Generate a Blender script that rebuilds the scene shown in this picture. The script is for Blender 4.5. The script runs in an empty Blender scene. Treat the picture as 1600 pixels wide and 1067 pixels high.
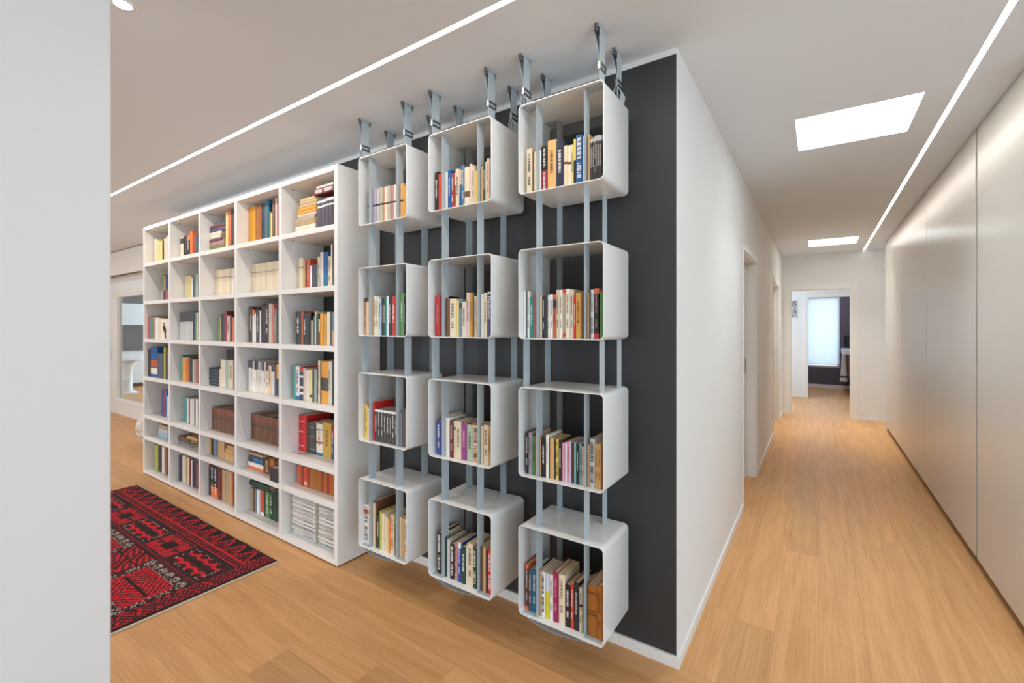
import bpy, bmesh, math, random
from mathutils import Vector, Matrix
random.seed(7)
PI = math.pi
C = bpy.context.scene.collection
SC = bpy.context.scene

# ------------------------------------------------------------------ camera, world, light, exposure
cam_d = bpy.data.cameras.new('camera')
cam = bpy.data.objects.new('camera', cam_d); C.objects.link(cam)
cam.location = (0, 0, 1.483)
cam.rotation_euler = (PI/2, 0, math.radians(34.0715))
cam_d.sensor_width = 36; cam_d.sensor_fit = 'HORIZONTAL'; cam_d.lens = 706.76/1600*36
cam_d.shift_y = -23/1600
cam_d.clip_start = .02
SC.camera = cam
W = bpy.data.worlds.new('sky'); SC.world = W; W.use_nodes = True
W.node_tree.nodes['Background'].inputs[0].default_value = (.80, .90, 1, 1)
W.node_tree.nodes['Background'].inputs[1].default_value = 1.5
SC.view_settings.view_transform = 'Standard'; SC.view_settings.look = 'None'
SC.view_settings.exposure = 0.05; SC.view_settings.gamma = 1
SC.view_settings.use_curve_mapping = False
SC.cycles.use_denoising = True
SC.cycles.max_bounces = 10; SC.cycles.diffuse_bounces = 6
SC.cycles.sample_clamp_indirect = 6

def area(name, loc, rot, sx, sy, watts, col):
    l = bpy.data.lights.new(name, 'AREA'); l.shape = 'RECTANGLE'; l.size = sx; l.size_y = sy
    l.energy = watts; l.color = col
    o = bpy.data.objects.new(name, l); C.objects.link(o); o.location = loc; o.rotation_euler = rot
    return o
COOL = (.74, .88, 1); WARM = (1, .93, .85); NEUT = (.80, .92, 1)
# daylight through the windows of the room behind the camera
area('daylight_side_window', (3.40, -.9, 1.30), (0, PI/2, 0), 2.1, 3.4, 86, (.50, .79, 1))
area('daylight_back_window', (-4.6, -4.40, 1.30), (PI/2, 0, 0), 4.6, 2.2, 76, NEUT)
area('daylight_far_window', (-9.2, -4.40, 1.30), (PI/2, 0, 0), 2.6, 2.2, 95, NEUT)
area('daylight_near_window', (.9, -4.40, 1.30), (PI/2, 0, 0), 2.6, 2.2, 22, NEUT)
# daylight down the two skylight shafts
area('daylight_skylight_near', (.174, 3.427, 3.36), (0, 0, 0), .54, .54, 44, (.90, .95, 1))
area('daylight_skylight_far', (.178, 7.95, 3.36), (0, 0, 0), .54, .54, 84, (1, .97, .93))
# recessed ceiling strips
area('strip_light_room', (-5.2, 1.39, 2.688), (0, 0, 0), 11.6, .03, 46, WARM)
area('strip_light_corridor', (.605, 5.1, 2.688), (0, 0, 0), .024, 7.2, 9, WARM)
area('daylight_hall', (-1.7, 10.2, 1.5), (0, -PI/2, 0), 1.8, 1.6, 42, COOL)
area('daylight_bathroom', (.12, 13.9, 1.35), (-PI/2, 0, 0), .7, 1.8, 15, (.88, .93, 1))
area('bathroom_fill', (.2, 12.3, 2.66), (0, 0, 0), .5, .5, 16, (.9, .93, 1))  # added fill light without a fixture, lifts the dark plum bathroom walls
area('kitchen_fill', (-12.2, 6.9, 1.5), (-PI/2, 0, 0), 3, 2, 230, COOL)  # unseen light added inside the closed kitchen to brighten it behind the glass
sp = bpy.data.lights.new('ceiling_spot_glow', 'SPOT'); sp.energy = 30; sp.color = WARM; sp.spot_size = 1.6; sp.spot_blend = .6; sp.shadow_soft_size = .02
o = bpy.data.objects.new('ceiling_spot_glow', sp); C.objects.link(o); o.location = (-2.174, .592, 2.68)

# ------------------------------------------------------------------ colours and materials
def lin(c): return tuple((x/255/12.92 if x/255 <= .04045 else ((x/255+.055)/1.055)**2.4) for x in c)
def material(name, col=(200,200,200), rough=.5, metal=0, spec=.5, emit=None, attr=None, bump=None, coat=0):
    m = bpy.data.materials.new(name); m.use_nodes = True
    nt = m.node_tree; b = nt.nodes['Principled BSDF']
    b.inputs['Base Color'].default_value = (*lin(col), 1)
    b.inputs['Roughness'].default_value = rough; b.inputs['Metallic'].default_value = metal
    b.inputs['Specular IOR Level'].default_value = spec
    b.inputs['Coat Weight'].default_value = coat
    if emit: b.inputs['Emission Color'].default_value = (*emit[0], 1); b.inputs['Emission Strength'].default_value = emit[1]
    tc = nt.nodes.new('ShaderNodeTexCoord')
    if attr:
        a = nt.nodes.new('ShaderNodeAttribute'); a.attribute_name = attr
        nt.links.new(a.outputs['Color'], b.inputs['Base Color'])
    if bump:
        n = nt.nodes.new('ShaderNodeTexNoise'); n.inputs['Scale'].default_value = bump[0]; n.inputs['Detail'].default_value = 4
        nt.links.new(tc.outputs['Object'], n.inputs['Vector'])
        bp = nt.nodes.new('ShaderNodeBump'); bp.inputs['Strength'].default_value = bump[1]; bp.inputs['Distance'].default_value = .002
        nt.links.new(n.outputs['Fac'], bp.inputs['Height']); nt.links.new(bp.outputs['Normal'], b.inputs['Normal'])
    return m
M = dict(
 wall=material('wall_paint', (229,228,226), .85, bump=(220,.05)),
 ceiling=material('ceiling_paint', (226,232,238), .9, bump=(220,.04)),
 trim=material('trim_white', (232,230,226), .4),
 dark=material('charcoal_paint', (50,51,53), .55, bump=(160,.06)),
 lacquer=material('bookcase_lacquer', (236,233,229), .45),
 cube=material('painted_steel', (235,235,233), .25, spec=.5),
 webbing=material('webbing', (180,188,192), .8, bump=(900,.4)),
 steel=material('steel', (150,150,148), .3, metal=1),
 wardrobe=material('wardrobe_lacquer', (206,200,192), .26, spec=.36),
 joint=material('plank_joint', (120,82,52), .8),
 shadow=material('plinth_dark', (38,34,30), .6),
 led=material('light_diffuser', (255,255,255), .4, emit=((1,.95,.88), 2.6)),
 spot=material('lamp_lens', (255,255,255), .4, emit=((1,.95,.86), 14)),
 book=material('book_cover', attr='Col', rough=.45),
 print=material('printed_ink', attr='Col', rough=.5),
 paper=material('paper_edges', (214,192,156), .9, bump=(700,.5)),
 glass=None, grey=material('grey_metal', (110,112,112), .4, metal=.6),
 aircon=material('plaster_box', (218,212,206), .8),
 wire=material('white_wire', (236,230,222), .5),
 ceramic=material('ceramic', (235,238,240), .15),
 slate=material('slate_panel', (84,90,94), .3),
 white_gloss=material('white_gloss', (226,232,236), .25),
 plum=material('plum_paint', (92,86,100), .7, bump=(160,.06)),
 wood=material('walnut', (128,94,76), .5),
 towel=material('towel_cloth', (222,224,226), .9, bump=(400,.6)),
 black=material('black_band', (28,28,32), .7),
 fringe=material('kilim_edge', (205,190,168), .95, bump=(500,.8)),
 rug=material('rug_pile', attr='Col', rough=.95, bump=(260,.9)),
)
def glass_mat():
    m = bpy.data.materials.new('window_glass'); m.use_nodes = True; nt = m.node_tree; nt.nodes.clear()
    out = nt.nodes.new('ShaderNodeOutputMaterial'); mx = nt.nodes.new('ShaderNodeMixShader')
    t = nt.nodes.new('ShaderNodeBsdfTransparent'); g = nt.nodes.new('ShaderNodeBsdfGlossy'); g.inputs['Roughness'].default_value = .02
    t.inputs[0].default_value = (.9, .93, .93, 1)
    lw = nt.nodes.new('ShaderNodeLayerWeight'); f = nt.nodes.new('ShaderNodeMath'); f.operation = 'POWER'; f.inputs[1].default_value = 4; nt.links.new(lw.outputs['Facing'], f.inputs[0])
    nt.links.new(f.outputs[0], mx.inputs[0]); nt.links.new(t.outputs[0], mx.inputs[1]); nt.links.new(g.outputs[0], mx.inputs[2]); nt.links.new(mx.outputs[0], out.inputs[0])
    return m
M['glass'] = glass_mat()
def blind_mat():
    m = bpy.data.materials.new('blind_fabric'); m.use_nodes = True; nt = m.node_tree; nt.nodes.clear()
    out = nt.nodes.new('ShaderNodeOutputMaterial'); mx = nt.nodes.new('ShaderNodeMixShader'); mx.inputs[0].default_value = .7
    d = nt.nodes.new('ShaderNodeBsdfDiffuse'); t = nt.nodes.new('ShaderNodeBsdfTranslucent')
    d.inputs[0].default_value = (.8, .83, .87, 1); t.inputs[0].default_value = (.8, .84, .9, 1)
    nt.links.new(d.outputs[0], mx.inputs[1]); nt.links.new(t.outputs[0], mx.inputs[2]); nt.links.new(mx.outputs[0], out.inputs[0])
    return m
M['blind'] = blind_mat()
def oak_mat():
    m = bpy.data.materials.new('oak_planks'); m.use_nodes = True; nt = m.node_tree; b = nt.nodes['Principled BSDF']
    N = nt.nodes.new; L = nt.links.new
    uv = N('ShaderNodeUVMap'); uv.uv_map = 'grain'
    mp = N('ShaderNodeMapping'); mp.inputs['Scale'].default_value = (.7, 9, 1); L(uv.outputs[0], mp.inputs[0])
    n1 = N('ShaderNodeTexNoise'); n1.inputs['Scale'].default_value = 2.2; n1.inputs['Detail'].default_value = 7; n1.inputs['Distortion'].default_value = .7; L(mp.outputs[0], n1.inputs['Vector'])
    mp2 = N('ShaderNodeMapping'); mp2.inputs['Scale'].default_value = (2.2, 170, 1); L(uv.outputs[0], mp2.inputs[0])
    n2 = N('ShaderNodeTexNoise'); n2.inputs['Scale'].default_value = 2; n2.inputs['Detail'].default_value = 5; L(mp2.outputs[0], n2.inputs['Vector'])
    mp3 = N('ShaderNodeMapping'); mp3.inputs['Scale'].default_value = (.5, 4.5, 1); L(uv.outputs[0], mp3.inputs[0])
    wv = N('ShaderNodeTexWave'); wv.inputs['Scale'].default_value = 3.2; wv.inputs['Distortion'].default_value = 7; wv.inputs['Detail'].default_value = 3; wv.inputs['Detail Scale'].default_value = 1.2; wv.bands_direction = 'Y'; L(mp3.outputs[0], wv.inputs['Vector'])
    r = N('ShaderNodeValToRGB'); r.color_ramp.elements[0].position = .25; r.color_ramp.elements[1].position = .78
    r.color_ramp.elements[0].color = (*lin((203,148,93)), 1); r.color_ramp.elements[1].color = (*lin((228,175,121)), 1); L(n1.outputs['Fac'], r.inputs[0])
    m1 = N('ShaderNodeMix'); m1.data_type = 'RGBA'; m1.blend_type = 'MULTIPLY'; m1.inputs[0].default_value = .3
    r2 = N('ShaderNodeValToRGB'); r2.color_ramp.elements[0].position = .35; r2.color_ramp.elements[0].color = (.62,.55,.48,1); r2.color_ramp.elements[1].position = .6; r2.color_ramp.elements[1].color = (1,1,1,1); L(n2.outputs['Fac'], r2.inputs[0])
    L(r.outputs[0], m1.inputs[6]); L(r2.outputs[0], m1.inputs[7])
    m3 = N('ShaderNodeMix'); m3.data_type = 'RGBA'; m3.blend_type = 'MULTIPLY'; m3.inputs[0].default_value = .12
    r3 = N('ShaderNodeValToRGB'); r3.color_ramp.elements[0].position = .0; r3.color_ramp.elements[0].color = (.55,.48,.4,1); r3.color_ramp.elements[1].position = .35; r3.color_ramp.elements[1].color = (1,1,1,1); L(wv.outputs['Fac'], r3.inputs[0])
    L(m1.outputs[2], m3.inputs[6]); L(r3.outputs[0], m3.inputs[7])
    a = N('ShaderNodeAttribute'); a.attribute_name = 'Col'
    m2 = N('ShaderNodeMix'); m2.data_type = 'RGBA'; m2.blend_type = 'MULTIPLY'; m2.inputs[0].default_value = 1
    L(m3.outputs[2], m2.inputs[6]); L(a.outputs['Color'], m2.inputs[7]); L(m2.outputs[2], b.inputs['Base Color'])
    b.inputs['Roughness'].default_value = .42; b.inputs['Specular IOR Level'].default_value = .35
    bp = N('ShaderNodeBump'); bp.inputs['Strength'].default_value = .12; bp.inputs['Distance'].default_value = .002; L(n2.outputs['Fac'], bp.inputs['Height']); L(bp.outputs['Normal'], b.inputs['Normal'])
    return m
M['oak'] = oak_mat()

# ------------------------------------------------------------------ mesh helpers
class MB:
    def __init__(s): s.v = []; s.f = []; s.c = []; s.sm = []; s.uv = None
    def face(s, pts, col=None, smooth=False):
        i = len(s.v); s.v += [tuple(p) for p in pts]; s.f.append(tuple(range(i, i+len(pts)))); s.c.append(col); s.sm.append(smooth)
    def box(s, x0, x1, y0, y1, z0, z1, col=None):
        i = len(s.v)
        s.v += [(x0,y0,z0),(x1,y0,z0),(x1,y1,z0),(x0,y1,z0),(x0,y0,z1),(x1,y0,z1),(x1,y1,z1),(x0,y1,z1)]
        for f in ((0,3,2,1),(4,5,6,7),(0,1,5,4),(1,2,6,5),(2,3,7,6),(3,0,4,7)):
            s.f.append(tuple(i+k for k in f)); s.c.append(col); s.sm.append(False)
    def grid(s, rings, closed=True, caps=False, col=None, smooth=True):
        i = len(s.v); n = len(rings[0])
        for r in rings: s.v += [tuple(p) for p in r]
        m = n if closed else n-1
        for a in range(len(rings)-1):
            for b in range(m):
                c = (b+1) % n
                s.f.append((i+a*n+b, i+a*n+c, i+(a+1)*n+c, i+(a+1)*n+b)); s.c.append(col); s.sm.append(smooth)
        if caps:
            s.f.append(tuple(i+k for k in range(n))[::-1]); s.c.append(col); s.sm.append(False)
            s.f.append(tuple(i+(len(rings)-1)*n+k for k in range(n))); s.c.append(col); s.sm.append(False)
    def tube(s, pts, r, n=8, col=None):
        pts = [Vector(p) for p in pts]; rings = []
        up = Vector((0,0,1))
        for k, p in enumerate(pts):
            t = (pts[min(k+1, len(pts)-1)]-pts[max(k-1, 0)]).normalized()
            a = t.cross(up)
            if a.length < .05: a = t.cross(Vector((1,0,0)))
            a.normalize(); b = t.cross(a)
            rr = r[k] if isinstance(r, (list, tuple)) else r
            rings.append([p+(a*math.cos(q)+b*math.sin(q))*rr for q in (2*PI*j/n for j in range(n))])
        s.grid(rings, caps=True, col=col)
    def build(s, name, mat, parent=None, loc=None, bevel=0, kind=None, fix=True):
        me = bpy.data.meshes.new(name); me.from_pydata(s.v, [], s.f)
        me.polygons.foreach_set('use_smooth', s.sm)
        if any(c is not None for c in s.c):
            at = me.color_attributes.new('Col', 'FLOAT_COLOR', 'CORNER'); buf = []
            for f, c in zip(s.f, s.c):
                c = c or (.8,.8,.8)
                buf += [c[0], c[1], c[2], 1.0]*len(f)
            at.data.foreach_set('color', buf)
        if s.uv:
            u = me.uv_layers.new(name='grain'); u.data.foreach_set('uv', s.uv)
        if fix:
            bm = bmesh.new(); bm.from_mesh(me); bmesh.ops.recalc_face_normals(bm, faces=bm.faces); bm.to_mesh(me); bm.free()
        me.materials.append(mat); me.update()
        o = bpy.data.objects.new(name, me); C.objects.link(o)
        if parent: o.parent = parent
        if loc: o.location = loc
        if bevel:
            b = o.modifiers.new('bevel', 'BEVEL'); b.width = bevel; b.segments = 2; b.limit_method = 'ANGLE'
        if kind: o['kind'] = kind
        return o
def empty(name, loc=(0,0,0), label=None, cat=None, group=None):
    o = bpy.data.objects.new(name, None); C.objects.link(o); o.location = loc; o.empty_display_size = .05
    tag(o, label, cat, group); return o
def tag(o, label=None, cat=None, group=None, kind=None):
    if label: o['label'] = label
    if cat: o['category'] = cat
    if group: o['group'] = group
    if kind: o['kind'] = kind
    return o
def bx(name, mat, x0, x1, y0, y1, z0, z1, parent=None, bevel=0, kind=None):
    m = MB(); m.box(x0, x1, y0, y1, z0, z1); return m.build(name, mat, parent, bevel=bevel, kind=kind)
def struct(name, mat, *boxes, parent=None, bevel=0):
    m = MB()
    for b in boxes: m.box(*b)
    return m.build(name, mat, parent, bevel=bevel, kind=None if parent else 'structure')
H = 2.7

# ------------------------------------------------------------------ floors: real planks with their own tone and grain
def planks(name, x0, x1, y0, y1, along, seam, w=.178, special={}):
    rnd = random.Random(11 if along == 'x' else 5)
    m = MB(); m.uv = []
    lo, hi = (y0, y1) if along == 'x' else (x0, x1)
    a0, a1 = (x0, x1) if along == 'x' else (y0, y1)
    k0 = math.floor((lo-seam)/w); g = .0003
    k = k0
    while seam+k*w < hi:
        s0 = max(lo, seam+k*w)+g; s1 = min(hi, seam+(k+1)*w)-g
        p = a0-rnd.random()*1.9
        ends = sorted(special.get(k, []))
        cuts = []
        while p < a1: cuts.append(p); p += 1.9+rnd.random()*.3
        if ends:
            e = ends[0]; cuts = [c for c in cuts if abs(c-e) > .9]+[e]; cuts.sort()
        cuts.append(a1+2)
        if s1 > s0:
            for c0, c1 in zip(cuts[:-1], cuts[1:]):
                q0, q1 = max(c0, a0)+g, min(c1, a1)-g
                if q1 <= q0: continue
                t = 1+rnd.uniform(-.07, .06)
                if ends and abs(c0-ends[0]) < 1e-6: t = .80
                warm = rnd.uniform(-.015, .015)
                col = (t+warm, t, t-warm)
                ou, ov = rnd.random()*50, rnd.random()*50
                if along == 'x': P = [(q0,s0,0),(q1,s0,0),(q1,s1,0),(q0,s1,0)]; U = [(q0,s0),(q1,s0),(q1,s1),(q0,s1)]
                else: P = [(s0,q0,0),(s1,q0,0),(s1,q1,0),(s0,q1,0)]; U = [(q0,s0),(q0,s1),(q1,s1),(q1,s0)]
                m.face(P, col)
                for u in U: m.uv += [u[0]+ou, u[1]+ov]
        k += 1
    o = m.build(name, M['oak'], fix=False, kind='structure')
    return o
planks('floor', -16, 3.6, -4.5, 2.034, 'x', 1.324, special={-1: [-1.597], -2: [-2.017]})
planks('floor_corridor', -2.6, 3, 2.034, 13.4, 'y', .005)
planks('floor_recess', -16, -5.64, 2.034, 7.5, 'x', 1.324)
struct('floor_base', M['joint'], (-16, 3.6, -4.6, 7.6, -.12, -.002), (-2.6, 3, 7.6, 13.5, -.12, -.002))

# ------------------------------------------------------------------ ceiling with two skylight openings and two light channels
cx0, cx1, sy = -.111, .460, ((3.141, 3.713), (7.65, 8.25))
ch = .0135
B = []
def cb(x0, x1, y0, y1): B.append((x0, x1, y0, y1, H, H+.12))
cb(-16, 3.6, -4.6, 1.39-ch); cb(-16, .605-ch, 1.39+ch, 2.034); cb(.605+ch, 3.6, 1.39-ch, 2.034); cb(.605-ch, .605+ch, 1.39+ch+.0, 1.40+ch)
cb(-16, -11.1, 1.39-ch, 1.39+ch); cb(.59, .605+ch, 1.39-ch, 1.39+ch)
ya, yb = 2.034, 13.5
cb(.605+ch, 3.0, ya, 7.5); cb(.605+ch, 3.0, 7.5, yb)
cb(-2.6, cx0, ya, yb); cb(cx1, .605-ch, ya, yb); cb(.605-ch, .605+ch, 9.06, yb)
cb(cx0, cx1, ya, sy[0][0]); cb(cx0, cx1, sy[0][1], sy[1][0]); cb(cx0, cx1, sy[1][1], yb)
cb(-16, -2.6, ya, 7.6)
struct('ceiling', M['ceiling'], *B)
for i, (a, b) in enumerate(sy):
    t = .02
    r = empty('skylight', (cx0, a, H), ['square skylight in the corridor ceiling, the nearer and larger-looking one', 'small far skylight in the corridor ceiling near the end wall'][i], 'skylight', 'corridor skylights')
    m = MB(); e = .002
    m.box(-t+.0, -e, -t, b-a+t, .121, .62); m.box(cx1-cx0+e, cx1-cx0+t, -t, b-a+t, .121, .62)
    m.box(-e, cx1-cx0+e, -t, -e, .121, .62); m.box(-e, cx1-cx0+e, b-a+e, b-a+t, .121, .62)
    m.build('shaft', M['trim'], r)
    bx('pane', M['glass'], 0, cx1-cx0, 0, b-a, .60, .61, r)
def strip(name, x0, x1, y0, y1, label):
    r = empty(name, ((x0+x1)/2, (y0+y1)/2, H), label, 'ceiling light', 'recessed light strips')
    hx, hy = (x1-x0)/2, (y1-y0)/2
    bx('diffuser', M['led'], -hx, hx, -hy, hy, .004, .01, r)
    bx('channel', M['trim'], -hx, hx, -hy, hy, .0102, .03, r)
strip('light_strip', -11.1, .59, 1.39-ch+.001, 1.39+ch-.001, 'long thin recessed light line in the ceiling in front of the bookcase')
strip('light_strip', .605-ch+.001, .605+ch-.001, 1.42, 9.055, 'thin recessed light line in the ceiling alongside the wardrobe doors')
r = empty('ceiling_spotlight', (-2.174, .592, H), 'small round recessed spotlight glowing in the ceiling beside the white wall end', 'spotlight')
m = MB(); n = 24
m.grid([[(math.cos(2*PI*k/n)*q, math.sin(2*PI*k/n)*q, z) for k in range(n)] for q, z in ((.028,-.002),(.036,-.004),(.038,-.0005))])
m.build('trim_ring', M['trim'], r)
m = MB(); m.grid([[(math.cos(2*PI*k/n)*q, math.sin(2*PI*k/n)*q, z) for k in range(n)] for q, z in ((.0275,-.0022),(.018,-.007),(.001,-.009))]); m.build('lens', M['spot'], r)

# ------------------------------------------------------------------ walls of the room
XC, YW, YE = -.508, 2.034, 9.05
struct('wall_back', M['wall'], (-5.66, XC-.12, YW, YW+.12, 0, H), (-5.66, -5.54, YW+.12, 2.65, 0, H))
struct('wall_panel_dark', M['dark'], (-5.66, XC-.003, YW-.003, YW-.0005, .052, 2.672))
# corridor side wall with two doorways
D1, D2 = (4.12, 5.045), (7.10, 8.18)
w = [(XC-.12, XC, YW, D1[0], 0, H), (XC-.12, XC, D1[0], D1[1], 2.11, H), (XC-.12, XC, D1[1], D2[0], 0, H),
     (XC-.12, XC, D2[0], D2[1], 2.11, H), (XC-.12, XC, D2[1], YE, 0, H)]
struct('wall_corridor', M['wall'], *w)
for i, (a, b) in enumerate((D1, D2)):
    d = empty('door_%d' % (i+1), (XC, a, 0)); d['kind'] = 'structure'
    L = b-a; f = MB(); cw = .05
    f.box(.0005, .010, -cw, 0, 0, 2.11+cw); f.box(.0005, .010, L, L+cw, 0, 2.11+cw); f.box(.0005, .010, 0, L, 2.11, 2.11+cw)
    f.build('door_casing', M['trim'], d, bevel=.002)
    f = MB(); f.box(-.119, .0, 0, .014, 0, 2.11); f.box(-.119, .0, L-.014, L, 0, 2.11); f.box(-.119, .0, .014, L-.014, 2.096, 2.11)
    f.build('door_jamb', M['trim'], d)
    bx('door_leaf', M['trim'], -.112, -.078, .02, L-.02, .008, 2.09, d, bevel=.002)
    bx('door_handle', M['grey'], -.0778, -.074, L-.14, L-.105, 1.03, 1.17, d, bevel=.001)
# end wall with its doorway
ox0, ox1, oz = -.389, .442, 2.104
struct('wall_end', M['wall'], (XC, ox0, YE, YE+.12, 0, H), (ox1, 3, YE, YE+.12, 0, H), (ox0, ox1, YE, YE+.12, oz, H), (-2.6, XC, YE, YE+.12, 0, H))
d = empty('door_3', (0, YE, 0)); d['kind'] = 'structure'
f = MB(); f.box(ox0-.085, ox0, -.012, -.0005, 0, oz+.07); f.box(ox1, ox1+.085, -.012, -.0005, 0, oz+.07); f.box(ox0, ox1, -.012, -.0005, oz, oz+.07)
f.build('door_casing', M['trim'], d, bevel=.002)
f = MB(); f.box(ox0, ox0+.012, 0, .12, 0, oz); f.box(ox1-.012, ox1, 0, .12, 0, oz); f.box(ox0+.012, ox1-.012, 0, .12, oz-.012, oz); f.build('door_jamb', M['trim'], d)
# hall beyond and its second doorway
Y2 = 11.34
struct('wall_hall', M['wall'], (-2.6, -.169, Y2, Y2+.12, 0, H), (.70, 3, Y2, Y2+.12, 0, H), (-.169, .70, Y2, Y2+.12, 2.094, H))
struct('wall_hall_side', M['wall'], (-2.6, -2.5, YE+.12, Y2, 0, H), (2.0, 2.1, YE+.12, Y2, 0, H))
d = empty('door_4', (0, Y2, 0)); d['kind'] = 'structure'
f = MB(); f.box(-.25, -.169, -.012, -.0005, 0, 2.17); f.box(.70, .78, -.012, -.0005, 0, 2.17); f.box(-.169, .70, -.012, -.0005, 2.094, 2.17); f.build('door_casing', M['trim'], d, bevel=.002)
# bathroom wall with window
YB = 13.3
wx0, wx1, wz0, wz1 = -.30, .438, .50, 2.2
struct('wall_bathroom', M['plum'], (-2, wx0, YB, YB+.12, 0, H), (wx1, 1.6, YB, YB+.12, 0, H), (wx0, wx1, YB, YB+.12, 0, wz0), (wx0, wx1, YB, YB+.12, wz1, H))
struct('wall_bathroom_side', M['plum'], (1.2, 1.3, Y2+.12, YB, 0, H), (-2, -1.9, Y2+.12, YB, 0, H))
wd = empty('window_1', (wx0, YB, wz0)); wd['kind'] = 'structure'
f = MB(); ww, wh = wx1-wx0, wz1-wz0
f.box(0, .05, .03, .08, 0, wh); f.box(ww-.05, ww, .03, .08, 0, wh); f.box(.05, ww-.05, .03, .08, 0, .05); f.box(.05, ww-.05, .03, .08, wh-.05, wh); f.build('window_frame', M['trim'], wd)
bx('window_pane', M['glass'], .05, ww-.05, .052, .056, .05, wh-.05, wd)
bl = empty('roller_blind', (wx0, YB, wz1), 'pale translucent roller blind pulled down over the window at the end of the corridor', 'blind')
bx('blind_fabric', M['blind'], .005, ww-.004, -.012, -.010, -1.62, .0, bl)
m = MB(); m.tube([(.0, -.012, .02), (ww, -.012, .02)], .022, 12); m.build('blind_roller', M['trim'], bl)
m = MB(); m.tube([(.005, -.011, -1.622), (ww-.004, -.011, -1.622)], .006, 8); m.build('bottom_bar', M['trim'], bl)
# far left wall with the glazed door
YD = 2.65
struct('wall_recess', M['wall'], (-16, -10.24, YD, YD+.12, 0, H), (-7.55, -5.66, YD, YD+.12, 0, H), (-10.24, -7.55, YD, YD+.12, 2.115, H))
d = empty('door_5', (-10.24, YD, 0)); d['kind'] = 'structure'
f = MB(); Ld = 2.69
f.box(.0, .075, -.03, .06, .0, 2.11); f.box(Ld-.075, Ld, -.03, .06, 0, 2.11); f.box(.075, Ld-.075, -.03, .06, 2.03, 2.11); f.box(.075, Ld-.075, -.03, .06, 0, .20)
f.build('door_casing', M['trim'], d, bevel=.003)
f = MB()
f.box(.08, .36, -.045, .03, .205, 2.025); f.box(2.2, 2.6, -.045, .03, .205, 2.025); f.box(.36, 2.2, -.045, .03, .205, .262); f.box(.36, 2.2, -.045, .03, 1.985, 2.025)
f.build('door_leaf', M['trim'], d, bevel=.004)
bx('door_glass', M['glass'], .36, 2.2, -.006, .0, .262, 1.985, d)
f = MB(); f.box(.05, .07, -.09, -.0455, .92, 1.12); f.box(.02, .05, -.09, -.075, .99, 1.02); f.build('door_handle', M['grey'], d)
# air-conditioning box over that door
ab = empty('air_conditioner', (-10.6, 2.45, 2.31), 'white boxed air conditioner high on the wall above the glazed door', 'air conditioner')
bx('housing', M['aircon'], -1.2, 2.42, .0, .199, 0, .375, ab, bevel=.01)
bx('air_slot', M['shadow'], -1.0, 2.2, .02, .06, -.006, -.0005, ab)
# kitchen seen through the glazed door
struct('wall_kitchen', M['white_gloss'], (-14.62, -14.51, YD+.12, 7.2, 0, H))
struct('wall_kitchen_side', M['white_gloss'], (-14.6, -5.5, 7.2, 7.3, 0, H))
kx = -14.5
k = empty('kitchen_unit', (kx, 3.0, 0), 'white and slate kitchen wall unit seen through the glazed door', 'kitchen unit')
bx('base_cabinet', M['white_gloss'], 0, .58, .2, 3.6, .10, .90, k, bevel=.004)
bx('worktop', M['slate'], 0, .62, .2, 3.6, .90, .93, k)
bx('splashback', M['slate'], 0, .02, .2, 3.6, .93, 1.52, k)
bx('upper_cabinet', M['white_gloss'], 0, .36, .2, 3.6, 1.53, 2.06, k, bevel=.004)
bx('top_cabinet', M['slate'], 0, .36, .2, 3.6, 2.07, 2.55, k, bevel=.004)
tb = empty('pedestal_table', (-12.75, 3.55, 0), 'round white pedestal table seen through the glazed door', 'table')
m = MB(); n = 28
m.grid([[(math.cos(2*PI*q/n)*r_, math.sin(2*PI*q/n)*r_, z) for q in range(n)] for r_, z in ((.001,.73),(.36,.735),(.37,.76),(.36,.775),(.001,.775))]); m.build('table_top', M['ceramic'], tb)
m = MB(); m.grid([[(math.cos(2*PI*q/n)*r_, math.sin(2*PI*q/n)*r_, z) for q in range(n)] for r_, z in ((.001,0),(.2,.0),(.19,.02),(.09,.06),(.08,.45),(.10,.60),(.22,.729),(.001,.729))]); m.build('pedestal', M['ceramic'], tb)
# walls behind the camera
sw = (-2.6, .8)
struct('wall_right', M['wall'], (3.45, 3.6, -4.6, sw[0], 0, H), (3.45, 3.6, sw[1], 2.9, 0, H), (3.45, 3.6, sw[0], sw[1], 0, .25), (3.45, 3.6, sw[0], sw[1], 2.35, H))
wb = ((-10.5, -7.9), (-6.9, -2.3), (-.4, 2.2))
bxs = [(-16, wb[0][0], -4.6, -4.5, 0, H), (wb[0][1], wb[1][0], -4.6, -4.5, 0, H), (wb[1][1], wb[2][0], -4.6, -4.5, 0, H), (wb[2][1], 3.45, -4.6, -4.5, 0, H)]
for a, b in wb: bxs += [(a, b, -4.6, -4.5, 0, .2), (a, b, -4.6, -4.5, 2.4, H)]
struct('wall_behind', M['wall'], *bxs)
struct('wall_left', M['wall'], (-16, -15.9, -4.5, YD, 0, H))
for i, (a, b) in enumerate(wb):
    wd = empty('window_%d' % (i+2), (a, -4.55, .2)); wd['kind'] = 'structure'
    f = MB(); L = b-a
    f.box(0, .06, 0, .05, 0, 2.2); f.box(L-.06, L, 0, .05, 0, 2.2); f.box(.06, L-.06, 0, .05, 0, .06); f.box(.06, L-.06, 0, .05, 2.14, 2.2); f.box(L/2-.03, L/2+.03, 0, .05, .06, 2.14)
    f.build('window_frame', M['trim'], wd)
# end of the white partition beside the camera
struct('wall_partition', M['wall'], (-2.06, -1.94, -2.2, .498, 0, H), bevel=.006)
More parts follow.
